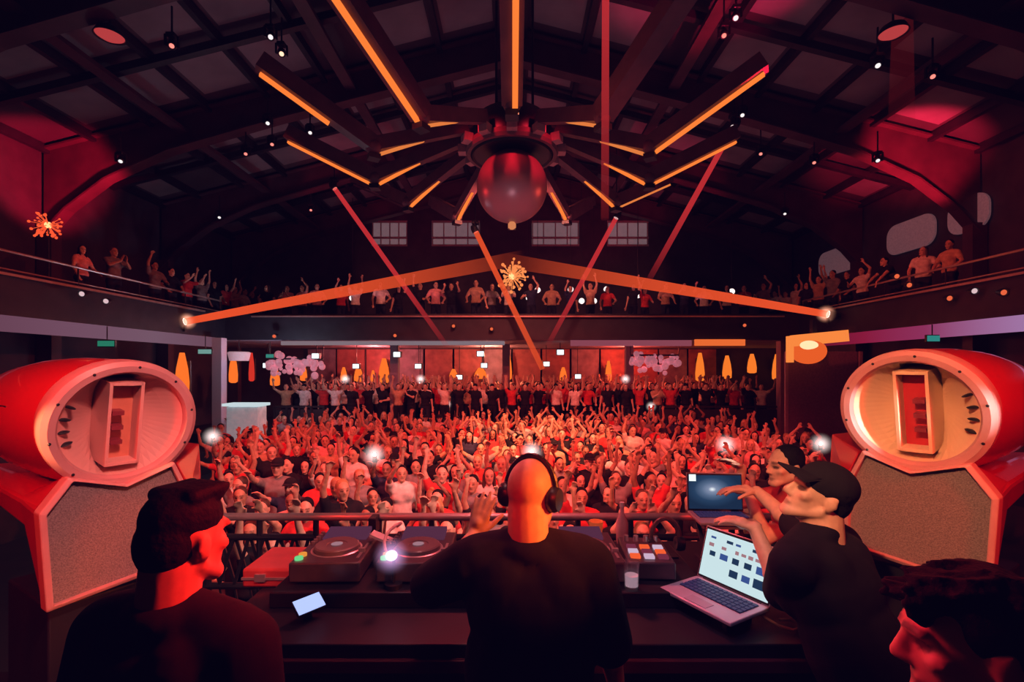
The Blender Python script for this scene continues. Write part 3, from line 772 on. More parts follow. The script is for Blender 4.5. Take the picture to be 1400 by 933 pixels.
garland('garland of pale pink blossoms hanging under the right of the rear balcony', 862, 928, 495, 18.2, 55, 2)
p = at(327, 488, 16.6); t = thing('pendant_shade', 'pale drum pendant shade right of the pale pillar', 'lamp', p)
MB().lathe([(.30, -.14), (.36, .14), (.30, .17), (0, .17)], (0, 0, 0), (0, 0, 1), 20).obj('shade', mat('shade_pale', (.8, .6, .65), .7, emit=(.6, .35, .42), es=.45, noise=.1), t)
MB().tube((0, 0, .16), (0, 0, BZ0-p.z), .015, n=6).obj('cord', m_dark, t)
# white bar counter on the left; its emission stands for white light on it
p = at(337, 556, 14.2); t = thing('bar_counter', 'small white-lit bar counter at the left edge of the crowd, by the pale pillar', 'counter', (p.x, p.y, 0))
h = p.z
MB().box((0, 0, h+.06), (1.1, .6, .08)).obj('top', glow('bar_top', (.62, .74, .78), .9), t)
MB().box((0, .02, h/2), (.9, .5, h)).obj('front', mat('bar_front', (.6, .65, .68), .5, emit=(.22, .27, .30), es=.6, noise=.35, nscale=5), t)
MB().box((0, .0, .04), (1.0, .56, .08)).obj('plinth', m_black, t)
# fences on the terrace edge
for nm, a, b in (('right', 905, 1082), ('left', 372, 440)):
    x0, x1 = at(a, 0, 17.1).x, at(b, 0, 17.1).x
    t = thing('terrace_fence', 'dark slatted fence on the %s of the rear terrace edge' % nm, 'fence', ((x0+x1)/2, 17.3, 1.0))
    MB().bar((-(x1-x0)/2, 0, .95), ((x1-x0)/2, 0, .95), .06, .07).obj('top_rail', m_dark, t)
    MB().box((0, 0, .45), (x1-x0, .04, .8)).obj('panel', m_fascia, t)
    for k in range(5): MB().box((-(x1-x0)/2+(x1-x0)*k/4, -.04, .48), (.06, .06, .96)).obj('post', m_dark, t)
# small lamps on the balcony fronts
for i, (px, py, d, lab) in enumerate(((112, 402, 10.9, 'left balcony front, above the loudspeaker'), (145, 412, 11.3, 'left balcony front, a little right of another'), (1332, 398, 10.2, 'right balcony front, pale one'), (1243, 390, 11.6, 'right balcony front below the dangling arms'), (1226, 378, 11.9, 'right balcony front, upper reddish one'), (540, 459, 16.6, 'front of the rear balcony, orange one'), (1372, 400, 9.7, 'far right of the right balcony front'), (620, 446, 16.6, 'rear balcony front near the middle'), (672, 450, 16.6, 'rear balcony front left of the beam'), (1298, 408, 10.8, 'right balcony front, orange and low'), (375, 460, 16.2, 'rear balcony corner at left'), (1018, 445, 16.6, 'rear balcony corner at right'))):
    p = at(px, py, d); t = thing('par_lamp', 'small round lamp on the %s' % lab, 'lamp', p)
    MB().lathe([(0, -.14), (.05, -.14), (.08, -.02), (.08, .03), (.07, .03), (.06, 0), (0, 0)], (0, 0, 0), (-.2 if px > 700 else .2, -.9, -.2), 14).obj('can', m_black, t)
    MB().lathe([(0, .012), (.055, .008)], (0, 0, 0), (-.2 if px > 700 else .2, -.9, -.2), 14).obj('lens', glow('par_pale' if i in (0, 1, 2) else 'par_red', (.8, .55, .58) if i in (0, 1, 2) else (.9, .14, .05), .9), t)
    MB().box((0, .12, .06), (.03, .2, .06)).obj('bracket', m_black, t)
# ------------------------------------------------------------------ DJ booth
TZ = ZC-1.05
TY0, TY1, TX0, TX1 = 1.84, 2.95, -1.20, 1.30
m_booth = mat('booth_black', (.008, .007, .010), .5, noise=.3, nscale=6)
m_lip = mat('booth_lip', (.10, .02, .025), .4, noise=.2, nscale=6)
t = thing('dj_booth', 'long black booth table in front of the man with headphones', 'booth table', ((TX0+TX1)/2, (TY0+TY1)/2, STAGE))
bw, bd, th = TX1-TX0, TY1-TY0, TZ-STAGE
MB().box((0, 0, th-.03), (bw, bd, .06)).obj('worktop', m_booth, t, bevel=.006)
MB().box((0, -bd/2-.012, th-.075), (bw, .02, .05)).obj('lip', m_lip, t, bevel=.004)
MB().box((0, -bd/2+.05, th/2-.05), (bw-.06, .04, th-.12)).obj('back_panel', m_booth, t)
MB().box((0, bd/2-.04, th/2-.05), (bw-.06, .04, th-.12)).obj('front_panel', m_booth, t)
for s in (-1, 1): MB().box((s*(bw/2-.04), 0, th/2-.03), (.05, bd-.05, th-.07)).obj('side_panel', m_booth, t)
MB().box((-.14, .02, th+.035), (1.95, .60, .07)).obj('riser', m_booth, t, bevel=.006)
RZt = TZ+.07
m_deck = mat('deck_body', (.07, .05, .06), .35, noise=.15, nscale=20)
m_knob = mat('knob', (.16, .12, .13), .35, noise=.1); m_silver = mat('brushed_silver', (.62, .58, .62), .3, .7, noise=.08, nscale=40)
def media_player(label, x, rz=0, jog=(1, .5, .6)):
    t = thing('media_player', label, 'media player', (x, 2.40, RZt), rz, 'media players on the booth')
    MB().box((0, 0, .055), (.32, .42, .09)).obj('body', m_deck, t, bevel=.008)
    MB().box((0, .145, .112), (.22, .12, .02), Matrix.Rotation(.18, 3, 'X')).obj('display', glow('deck_display', (.22, .06, .13), .4), t)
    w = MB().lathe([(.105, .10), (.105, .118), (.098, .124), (.05, .122), (.048, .118), (0, .118)], (0, -.03, 0), (0, 0, 1), 40).obj('jog_wheel', m_knob, t)
    MB().lathe([(.108, .1005), (.114, .104), (.120, .1005)], (0, -.03, 0), (0, 0, 1), 40).obj('jog_ring', m_silver, w)
    MB().lathe([(0, .1235), (.028, .1235)], (0, -.03, 0), (0, 0, 1), 20).obj('jog_display', glow('jog_disp', jog, .35), w)
    for k, (dx, dy, c) in enumerate(((-.13, -.165, (.2, .8, .3)), (-.13, -.12, (1, .35, .05)))):
        MB().lathe([(.019, .10), (.019, .112), (0, .113)], (dx, dy, 0), (0, 0, 1), 18).obj('button', glow('btn%d' % k, c, .8), t)
    MB().box((.135, -.06, .101), (.012, .19, .003)).box((.135, -.08, .11), (.03, .018, .018)).obj('tempo_slider', m_silver, t)
    for k in range(5): MB().lathe([(.011, .10), (.010, .118), (0, .118)], (-.135, .02+k*.035, 0), (0, 0, 1), 10).obj('knob', m_knob, t)
    return t
media_player('media player furthest left on the booth, next to the lit phone', -.86, .03)
media_player('media player second from left, beside the raised-arm man elbow', -.46, 0, (.5, .5, 1))
media_player('media player right of the man with headphones', .36, 0, (1, .3, .2))
t = thing('mixer', 'black mixer with rows of knobs hidden behind the man with headphones', 'mixer', (-.05, 2.40, RZt))
MB().box((0, 0, .055), (.33, .41, .09)).obj('body', m_deck, t, bevel=.008)
for i in range(4):
    for j in range(5): MB().lathe([(.012, .10), (.010, .125), (0, .125)], (-.11+i*.07, .16-j*.045, 0), (0, 0, 1), 10).obj('knob', m_knob, t)
    MB().box((-.11+i*.07, -.12, .101), (.006, .09, .003)).box((-.11+i*.07, -.13+i*.015, .11), (.022, .012, .018)).obj('fader', m_silver, t)
# second, silver effects unit at the right
t = thing('effects_unit', 'effects unit with red-lit pads and knobs left of the silver laptop', 'effects unit', (.66, 2.40, RZt), -.08)
MB().box((0, 0, .045), (.22, .34, .08)).obj('body', m_deck, t, bevel=.008)
for i in range(3):
    for j in range(3): MB().box((-.065+i*.065, -.11+j*.06, .092), (.045, .04, .012)).obj('pad', glow('pad%d' % ((i+j) % 3), [(1, .12, .03), (.85, .6, .8), (.35, .05, .1)][(i+j) % 3], [.9, .7, .5][(i+j) % 3]), t)
for i in range(4): MB().lathe([(.014, .085), (.012, .115), (0, .115)], (-.075+i*.05, .11, 0), (0, 0, 1), 12).obj('knob', m_silver, t)
# clutter
def px_table(px, py, z=TZ): d = (ZC-z)*F/(py-HOR); return V(((px-700)/F*d, d, z))
p = px_table(400, 792, TZ+.03); t = thing('flight_case_lid', 'flat red case lying on the left end of the booth', 'case', (p.x, p.y+.12, TZ))
MB().box((0, 0, .045), (.46, .30, .09)).obj('shell', mat('case_red', (.50, .06, .05), .5, noise=.2, nscale=6), t, bevel=.012)
for s in (-1, 1): MB().box((s*.14, -.155, .05), (.05, .012, .035)).obj('latch', m_silver, t)
MB().box((0, -.152, .045), (.46, .008, .012)).obj('edge_strip', m_silver, t)
p = px_table(437, 826, TZ+.02); t = thing('phone', 'phone lying face up with a blue-white lit screen at left of the booth', 'phone', (p.x-.01, p.y-.09, TZ), .9)
MB().box((0, 0, .06), (.125, .075, .012), Matrix.Rotation(.6, 3, 'X')).obj('body', m_black, t, bevel=.004)
MB().box((0, -.0048, .067), (.115, .066, .004), Matrix.Rotation(.6, 3, 'X')).obj('screen', glow('phone_blue', (.42, .52, 1.0), 1.2), t)
MB().box((0, .022, .028), (.04, .03, .056)).obj('stand', m_black, t)
p = px_table(508, 822, RZt+.1); t = thing('gooseneck_lamp', 'small white-violet lamp glowing on the edge of the left media players', 'lamp', (p.x, 2.17, RZt))
MB().lathe([(.04, 0), (.04, .02), (0, .02)], (0, 0, 0), (0, 0, 1), 16).path([(0, 0, .02), (0, .01, .10), (0, -.01, .15), (0, -.03, .16)], .008).obj('neck', m_black, t)
MB().ball((0, -.035, .155), (.026, .026, .022), 14, 10).obj('bulb', glow('lamp_violet', (.85, .75, 1), 2.0), t)
halo(t, (0, -.035, .155), .09, halo_mat('halo_violet', (.6, .35, .7), 26.0))
t = thing('cable', 'pale curled cable hanging between the left media players', 'cable', (-.62, 2.36, RZt+.10))
MB().path([(math.sin(k*.7)*.03+.02*k/6, .25-.035*k, .03+.05*math.sin(k*.45)) for k in range(12)], .008).obj('cord', mat('cable_pale', (.7, .55, .55), .4, noise=.1), t)
t = thing('paper_slip', 'crumpled white slip lying between the left media players', 'paper', (-.66, 2.46, RZt+.0))
MB().box((0, 0, .12), (.12, .07, .012), Matrix.Rotation(.4, 3, 'Y')).box((.02, 0, .06), (.03, .03, .12)).obj('slip', m_white, t)
p = px_table(637, 827, TZ); t = thing('cigarette_pack', 'small red and white carton under the raised arm', 'carton', (p.x, p.y+.03, TZ))
MB().box((.03, 0, .02), (.07, .09, .04)).obj('carton', mat('carton_red', (.7, .05, .04), .5, noise=.1), t, bevel=.003)
MB().box((-.03, 0, .021), (.05, .09, .042)).obj('flap', m_white, t, bevel=.003)
p = px_table(925, 790); t = thing('headphones', 'spare dark headphones standing on the booth left of the silver laptop', 'headphones', (.80, 2.52, RZt))
MB().path([(math.cos(a)*.075, 0, .10+math.sin(a)*.10) for a in [PI*k/12 for k in range(13)]], .012).obj('band', mat('headphone_brown', (.14, .07, .06), .5, noise=.2), t)
for s in (-1, 1): MB().lathe([(.0, -.02), (.035, -.02), (.04, 0), (.034, .022), (.015, .022), (0, .015)], (s*.075, 0, .07), (-s, 0, .1), 18).obj('ear_cup', m_black, t)
MB().box((0, 0, .005), (.12, .06, .01)).obj('foot', m_black, t)
t = thing('drinking_glass', 'clear glass catching white light right of the man with headphones', 'glass', (.535, 2.16, TZ+.07))
m_glass = mat('glass_clear', (.8, .75, .8), .05, spec=.8); m_glass.node_tree.nodes['Principled BSDF'].inputs['Transmission Weight'].default_value = .9
MB().lathe([(0, .004), (.030, .004), (.036, .12), (.034, .12), (.028, .012), (0, .012)], (0, 0, 0), (0, 0, 1), 20).obj('vessel', m_glass, t)
MB().lathe([(0, .06), (.030, .06), (.028, .013), (0, .013)], (0, 0, 0), (0, 0, 1), 18).obj('drink', mat('drink_pale', (.8, .6, .6), .2, emit=(.8, .6, .7), es=.5), t)  # drink emits to imitate the white light caught in the glass
t = thing('bottle', 'small clear bottle standing behind the effects unit', 'bottle', (.62, 2.72, TZ+.07))
MB().lathe([(0, 0), (.03, .0), (.033, .02), (.033, .12), (.012, .17), (.012, .21), (0, .21)], (0, 0, 0), (0, 0, 1), 20).obj('glass', mat('bottle_pink', (.75, .45, .5), .15, spec=.8, noise=.1), t)
MB().lathe([(.014, .205), (.014, .23), (0, .23)], (0, 0, 0), (0, 0, 1), 14).obj('cap', m_white, t)
t = thing('tumbler', 'orange-lit plastic tumbler right of the man with headphones', 'cup', (.47, 2.70, TZ+.07))
MB().lathe([(0, 0), (.028, 0), (.04, .13), (.037, .13), (.026, .01), (0, .01)], (0, 0, 0), (0, 0, 1), 20).obj('cup', mat('cup_orange', (.9, .3, .12), .4, noise=.1, emit=(.7, .12, .02), es=.3), t)  # orange light put into the cup's colour and emission

# ------------------------------------------------------------------ laptops
def laptop(name, label, loc, rz, w, dp, tilt, lidm, screen_fn, stand):
    t = thing(name, label, 'laptop', loc, rz)
    MB().box((0, 0, .008), (w, dp, .016)).obj('base', lidm, t, bevel=.004)
    kb = MB().box((0, .035, .0165), (w*.84, dp*.50, .003)).obj('keyboard', m_black, t)
    kk = MB()
    for r in range(5):
        for c in range(13): kk.box((-w*.39+c*w*.065, .035-dp*.20+r*dp*.10, .019), (w*.052, dp*.075, .004))
    kk.obj('keys', mat('keys_navy', (.03, .03, .07), .5, emit=(.02, .025, .10), es=.5), kb)
    MB().box((0, -dp*.34, .0165), (w*.30, dp*.22, .002)).obj('trackpad', mat('trackpad', (.5, .46, .54), .4, noise=.05), t)
    R = Matrix.Rotation(-tilt, 3, 'X'); hgt = dp*.96; o = V((0, dp/2, .014))
    lid = MB().box(o + R @ V((0, .004, hgt/2)), (w, .008, hgt), R).obj('lid', lidm, t, bevel=.003)
    MB().box(o + R @ V((0, -.0012, hgt/2)), (w*.97, .002, hgt*.95), R).obj('bezel', m_black, lid)
    screen_fn(o, R, w*.94, hgt*.88, hgt, lid)
    MB().tube(o+V((-w*.4, 0, 0)), o+V((w*.4, 0, 0)), .007, n=8).obj('hinge', m_black, t)
    return t
def screen_tiles(o, R, w, h, H, lid):
    sc = MB(); sc.box(o + R @ V((0, -.003, H/2)), (w, .002, h), R, 0); rr = random.Random(4)
    for r, (z, hh, n) in enumerate(((.36, .06, 7), (.20, .07, 9), (.02, .14, 5), (-.24, .18, 5))):
        for c in range(n):
            if rr.random() < .18: continue
            x = -.44+(c+.5)*.88/n; mi = 2 if r == 1 else (1 if rr.random() < .6 else 3)
            sc.box(o + R @ V((x*w, -.0045, H/2+z*h)), (w*.60/n*rr.uniform(.7, 1.2), .001, h*hh*rr.uniform(.7, 1.1)), R, mi)
    sc.obj('screen', [glow('screen_pale', (.62, .80, .84), .95), glow('screen_blue', (.05, .10, .33), .8), glow('screen_rust', (.45, .22, .25), .8), glow('screen_navy', (.02, .05, .12), .7)], lid)
def screen_space(o, R, w, h, H, lid):
    m = bpy.data.materials.new('screen_space'); m.use_nodes = True; nt = m.node_tree; nt.nodes.clear()
    out = nt.nodes.new('ShaderNodeOutputMaterial'); e = nt.nodes.new('ShaderNodeEmission'); tc = nt.nodes.new('ShaderNodeTexCoord')
    mp = nt.nodes.new('ShaderNodeMapping'); g_ = nt.nodes.new('ShaderNodeTexGradient'); g_.gradient_type = 'SPHERICAL'; r = nt.nodes.new('ShaderNodeValToRGB')
    mp.inputs['Location'].default_value = (-.45*1.9, 0, -.58*1.9); mp.inputs['Scale'].default_value = (1.9, 0, 1.9)
    r.color_ramp.elements[0].color = (.010, .025, .06, 1); r.color_ramp.elements[1].color = (.9, .95, 1, 1)
    for pos, c in ((.35, (.02, .05, .11, 1)), (.62, (.09, .14, .24, 1)), (.86, (.22, .27, .40, 1))):
        k = r.color_ramp.elements.new(pos); k.color = c
    nt.links.new(tc.outputs['Generated'], mp.inputs['Vector']); nt.links.new(mp.outputs[0], g_.inputs['Vector']); nt.links.new(g_.outputs['Fac'], r.inputs['Fac'])
    nt.links.new(r.outputs[0], e.inputs['Color']); e.inputs['Strength'].default_value = 1.0; nt.links.new(e.outputs[0], out.inputs['Surface'])
    MB().box(o + R @ V((0, -.003, H/2)), (w, .002, h), R).obj('screen', m, lid)
    MB().box(o + R @ V((-w*.42, -.0045, H/2+h*.42)), (w*.13, .001, h*.20), R).obj('corner_window', glow('corner_white', (.8, .95, .95), 1.2), lid)
m_lap = mat('laptop_silver', (.66, .58, .70), .35, .3, noise=.04, nscale=30)
m_lap2 = mat('laptop_grey', (.40, .33, .37), .4, .3, noise=.05, nscale=30)
laptop('laptop', 'open silver laptop with a pale tiled screen turned to the man with headphones', (.86, 2.075, TZ+.055), -1.05, .36, .25, .30, m_lap, screen_tiles, 0)
t = thing('laptop_stand', 'low dark stand under the silver laptop', 'laptop stand', (.86, 2.075, TZ), -1.05)
MB().box((0, 0, .048), (.28, .18, .012)).obj('plate', m_black, t)
for s in (-1, 1): MB().box((s*.12, 0, .021), (.02, .16, .042)).obj('foot', m_black, t)
L1 = at(976, 702, 2.72)
laptop('laptop', 'open laptop with a dark blue screen showing a white glow, on a tall stand', (L1.x, 2.60, L1.z), -.05, .31, .22, .12, m_lap2, screen_space, 0)
t = thing('laptop_stand', 'tall folding stand carrying the laptop with the dark blue screen', 'laptop stand', (L1.x, 2.60, TZ), -.05)
hgt = L1.z-TZ
MB().box((0, 0, hgt-.012), (.27, .20, .016)).obj('plate', mat('stand_plate', (.25, .10, .13), .4, noise=.1), t)
for s in (-1, 1):
    MB().bar((s*.11, -.10, .01), (s*.11, .09, hgt-.02), .02, .014).obj('leg', m_dark, t); MB().bar((s*.11, -.1, .008), (s*.11, .1, .008), .02, .014).obj('foot', m_dark, t)
t = thing('cable', 'thin curled cable on the booth right of the silver laptop', 'cable', (1.06, 1.95, TZ))
MB().path([(-.05, .06, .05), (-.02, .03, .03), (.02, .0, .012), (.06, -.03, .012), (.09, -.02, .012), (.11, .02, .012), (.09, .05, .012), (.05, .05, .012)], .006).obj('cord', mat('cable_brown', (.35, .18, .12), .5, noise=.1), t)

# ------------------------------------------------------------------ stage-edge railing with lattice truss
RY = 3.22
rt = thing('stage_railing', 'black truss railing with a pale steel top rail along the stage edge', 'railing', (0, RY, STAGE))
zt = ZC-1.0*RY/3.3-STAGE
zt = (ZC-(707-HOR)/F*RY)-STAGE
X0, X1 = -2.35, 2.25
MB().tube((X0, 0, zt), (X1, 0, zt), .026, n=12).obj('top_rail', mat('rail_pale', (.62, .5, .5), .35, .4, noise=.1, nscale=4), rt)
MB().tube((X0, 0, zt-.135), (X1, 0, zt-.135), .022, n=10).obj('middle_rail', m_dark, rt)
MB().tube((X0, .0, zt-.46), (X1, .0, zt-.46), .022, n=10).obj('lower_rail', m_dark, rt)
MB().tube((X0, .0, .06), (X1, .0, .06), .022, n=10).obj('bottom_rail', m_dark, rt)
lat = MB(); n = 46
for i in range(n):
    a = X0+(X1-X0)*i/n; b = X0+(X1-X0)*(i+1)/n
    lat.bar((a, .01, zt-.135), (b, .01, zt-.46), .020, .012, up=(0, 1, 0)); lat.bar((b, -.01, zt-.135), (a, -.01, zt-.46), .020, .012, up=(0, 1, 0))
    lat.bar((a, .0, zt-.46), (b, .0, .06), .012, .012, up=(0, 1, 0))
lat.obj('lattice', m_dark, rt)
for px in (285, 355, 432, 515, 590, 655, 790, 862, 930, 1000, 1070): 
    x = at(px, 0, RY).x; MB().tube((x, 0, 0), (x, 0, zt-.01), .020 if px != 515 else .035, n=8).obj('post', m_dark, rt)
t = thing('clamp_lamp', 'dark clamped lamp hanging on the stage railing at left', 'lamp', at(512, 716, RY-.05))
MB().box((0, 0, 0), (.05, .12, .10)).obj('clamp', m_black, t, bevel=.005)
MB().lathe([(0, .14), (.06, .13), (.09, .04), (.10, -.14), (.09, -.14), (.05, .05)], (0, -.06, -.22), (0, -.2, 1), 18).obj('shade', m_black, t)
MB().tube((0, -.02, -.02), (0, -.05, -.1), .012, n=8).obj('arm', m_black, t)

# ------------------------------------------------------------------ loudspeakers
m_red = mat('speaker_red', (.62, .022, .016), .28, coat=.5, noise=.06, nscale=2)
m_horn_l = mat('horn_pink_lit', (.80, .42, .38), .4, noise=.05, nscale=4)  # pale horn with pink light mixed into its colour
m_horn_r = mat('horn_peach_lit', (.85, .62, .42), .4, noise=.05, nscale=4)  # same pale horn, here with orange light mixed into the colour
m_rim = mat('speaker_rim', (.58, .30, .30), .4, noise=.06, nscale=8)
m_grille = mat('grille_cloth', (.24, .19, .19), .85, noise=.35, nscale=160, bump=.3)
def speaker(label, loc, rz, s, m_horn):
    """round red horn on an angular grilled bass cabinet; s mirrors it left to right. front is -y, origin at the horn centre's foot"""
    K = .855; zc = (loc[2]-STAGE)/K; t = thing('loudspeaker', label, 'loudspeaker', (loc[0], loc[1], STAGE), rz); t.scale = (K, K, K)
    o = V((0, 0, zc)); A = V((0, 1, 0))
    # bullet shell
    prof = [(.300, .06), (.318, .08), (.332, .22), (.340, .50), (.335, .85), (.310, 1.2), (.26, 1.5), (.17, 1.75), (.0, 1.85)]
    mb = MB(); mb.lathe(prof, o, A, 48)
    shell = mb.obj('horn_shell', m_red, t)
    MB().lathe([(.3365, .50), (.3365, .515), (.31, .515), (.31, .50)], o, A, 48, closed=True).obj('shell_seam', m_black, shell)
    for q_ in (-1, 1): MB().box(o+V((q_*.322, .95, .09)), (.012, 1.0, .008)).obj('shell_groove', m_black, shell)
    for dx, dz in ((-.10, .30), (.04, .325), (.12, .30)): MB().ball(o+V((s*dx, .62, dz-.005)), (.03, .02, .008), 10, 6).obj('fixing', m_silver, shell)
    Rt = Matrix.Rotation(.17, 3, 'X')           # the mouth of the horn is cut a little downwards
    def tl(mb):
        mb.v = [o+Rt @ (p-o) for p in mb.v]; return mb
    tl(MB().lathe([(.262, -.012), (.272, -.028), (.300, -.030), (.322, -.015), (.325, .015), (.316, .10), (.300, .10), (.262, .01)], o, A, 56, closed=True)).obj('horn_rim', m_rim, t)
    for k in range(10):
        a = 2*PI*k/10+.2; tl(MB().ball(o+V((math.cos(a)*.296, -.031, math.sin(a)*.296)), (.007, .004, .007), 8, 6)).obj('bolt', m_black, t)
    # flare: eight shallow facets running to the slot
    fl = MB(); n = 48; rings = [(1.0, .0), (.66, .07), (.33, .14), (0, .21)]
    pts = []
    for r, h in rings:
        for i in range(n):
            a = 2*PI*i/n; cs, sn = math.cos(a), math.sin(a)
            kq = min(.068/max(abs(cs), 1e-6), .214/max(abs(sn), 1e-6))
            pts.append(o+V((cs*(.265*r+kq*(1-r)), h, sn*(.265*r+kq*(1-r)))))
    fl.add(pts, [(q*n+i, q*n+(i+1) % n, (q+1)*n+(i+1) % n, (q+1)*n+i) for q in range(len(rings)-1) for i in range(n)]+[tuple((len(rings)-1)*n+i for i in range(n))])
    flare = tl(fl).obj('horn_flare', m_horn, t, smooth=False)
    for k in range(4):
        a = (PI if s > 0 else 0)+(-.42+k*.26)*s; c = o+V((math.cos(a)*.235, .025, math.sin(a)*.235))
        tl(MB().ball(c, (.030, .022, .008), 10, 6, rot=Matrix.Rotation(-a, 3, 'Y'))).obj('vent', m_black, flare)
    # phase plug: tall hollow box with bars
    pw, ph = .066, .212
    pl = MB(); y0, y1 = .0, .21
    for sx in (-1, 1): pl.box(o+V((sx*pw, (y0+y1)/2, 0)), (.014, y1-y0, ph*2))
    for sz in (-1, 1): pl.box(o+V((0, (y0+y1)/2, sz*(ph-.008))), (pw*2, y1-y0, .016))
    plug = tl(pl).obj('phase_plug', m_horn, t)
    tl(MB().box(o+V((0, .10, 0)), (pw*1.9, .02, ph*1.95))).obj('plug_throat', mat('throat_l', (.75, .25, .16), .4, noise=.05) if s > 0 else mat('throat_r', (.55, .03, .03), .4, noise=.05), plug)
    for k in range(3): tl(MB().box(o+V((-s*.02, .06, .05-.075*k)), (.05, .06, .022))).obj('plug_bar', mat('plug_bar', (.30, .04, .05), .4, noise=.05), plug)
    # bass cabinet
    poly = [(-.225, -.225), (-.325, -.37), (-.300, -.82), (.310, -.77), (.290, -.40), (.215, -.225), (.0, -.30)]
    poly = [(x*s, z) for x, z in poly]
    fr = MB(); outer = poly; cx, cz = 0, -.50
    inner = [(cx+(x-cx)*.92, cz+(z-cz)*.925) for x, z in poly]; n = len(poly)
    pts = [o+V((x, -.02, z)) for x, z in outer]+[o+V((x, -.03, z)) for x, z in inner]+[o+V((x, .05, z)) for x, z in outer]+[o+V((x, .01, z)) for x, z in inner]
    fs = []
    for i in range(n):
        j = (i+1) % n; fs += [(i, j, n+j, n+i), (i, 2*n+i, 2*n+j, j), (n+i, n+j, 3*n+j, 3*n+i)]
    fr.add(pts, fs); fr.obj('cabinet_frame', m_rim, t, smooth=False, bevel=.006)
    MB().prism(inner, o+V((0, .005, 0)), (1, 0, 0), (0, 0, 1), (0, .02, 0)).obj('grille', m_grille, t, smooth=False)
    cab = MB(); sec = [(.03, 1.0, 1.0, 0), (.09, .97, .93, .01), (.40, .9, .34, .09), (1.55, .8, .22, .11)]
    pts = []
    for y, k, kz, dz in sec:
        for x, z in poly: pts.append(o+V((x*k, y, cz+(z-cz)*kz+dz)))
    fs = [(q*n+i, q*n+(i+1) % n, (q+1)*n+(i+1) % n, (q+1)*n+i) for q in range(3) for i in range(n)]+[tuple(3*n+i for i in range(n)), tuple(range(n))]
    cab.add(pts, fs); cab.obj('cabinet', m_red, t, smooth=False, bevel=.02)
    lg = MB(); lc = o+V((.12*s, -.012, -.60)); 
    lg.lathe([(.026, 0), (.026, -.006), (.036, -.006), (.036, 0)], lc, A, 28, closed=True); lg.box(lc+V((.004, -.003, 0)), (.022, .006, .008)).box(lc+V((-.008, -.003, 0)), (.007, .006, .026))
    if s > 0: lg.obj('badge', mat('badge_red', (.8, .16, .13), .4, noise=.05), t)
    # flared wing on the inner side and black plinth
    wg = MB(); s_ = s
    P = [V((.25*s_, .04, -.24)), V((.31*s_, .04, -.40)), V((.31*s_, .04, -.76)), V((.54*s_, .40, -.76)), V((.56*s_, .42, -.40)), V((.54*s_, .40, -.20))]
    wg.add([o+q for q in P]+[o+q+V((-.02*s_, .25, 0)) for q in P], [tuple(range(6)), tuple(range(11, 5, -1))]+[(i, 6+i, 6+(i+1) % 6, (i+1) % 6) for i in range(6)])
    wg.obj('side_wing', m_red if s > 0 else m_red, t, smooth=False, bevel=.012)
    h = zc-.825
    MB().box((0, .34, h/2), (.56, .60, h)).obj('plinth', m_booth, t, bevel=.01)
    return t
pL = at(171, 580, 2.08); pR = at(1247, 564, 2.12)
speaker('red loudspeaker at left with a pink-lit round horn over a grey grille', pL, 1.02, 1, m_horn_l)
speaker('red loudspeaker at right with a round horn lit orange and white over a grey grille', pR, -.98, -1, m_horn_r)
# ------------------------------------------------------------------ the four people at the booth
def local(loc, rz, sc, p):
    return (Matrix.Rotation(-rz, 4, 'Z') @ (V(p)-V(loc)))/sc
VX = .0065
# man with headphones, seen from behind
loc, rz, sc = (.055, 1.56, STAGE), PI, 1.03
q = lambda px, py, d: tuple(local(loc, rz, sc, at(px, py, d)))
dv = lambda x, y, z: tuple(Matrix.Rotation(-rz, 3, 'Z') @ V((x, y, z)))
parts, info = build_person(dict(lean=.06, head=(.10, -.42, 0), build=1.05, loose=.020, hair='buzz', sleeve=.97, stance=.14,
    Lw=q(650, 731, 1.95), Lp=dv(-.9, -.3, -.8), Ld=dv(.25, .05, 1), Ln=dv(.3, 1, 0), Lc=.12,
    Rw=q(846, 955, 1.72), Rp=dv(.25, -1, 0), Rd=dv(.15, .35, -1), Rn=dv(-1, .1, 0), Rc=.3), VX, True)
H = info['head']; hd = lambda p: H @ V(p)
ME = MB(); ME.path([hd((math.cos(a)*.088, .012, 1.640+math.sin(a)*.122)) for a in [PI*k/16 for k in range(17)]], .009, 8)
parts['headphone_band'] = ME.mesh('headphone_band', [m_black])
for s in (-1, 1):
    c = MB(); d = (H.to_3x3() @ V((s, .05, 0))).normalized()
    c.lathe([(0, -.006), (.034, -.006), (.040, .004), (.040, .018), (.034, .030), (.012, .034), (0, .034)], hd((s*.070, .018, 1.632)), d, 24)
    parts['ear_cup' if s < 0 else 'ear_cup '] = c.mesh('ear_cup', [m_black])
put_person(parts, 'shaven-headed man in a dark tee and headphones seen from behind, left hand raised', loc, rz, shirt='cloth_tee', skin=0, scale=sc)
# man at left, seen from behind at three quarters
loc, rz, sc = (-.815, 1.12, STAGE), PI-.20, 1.03
parts, info = build_person(dict(lean=.10, head=(.08, -.06, 0), hair='quiff', loose=.012, sleeve=1.6, stance=.12, build=1.02), VX, True)
put_person(parts, 'man with a dark quiff at left, red light on his cheek and ear', loc, rz, shirt='cloth_black', skin=0, scale=sc)
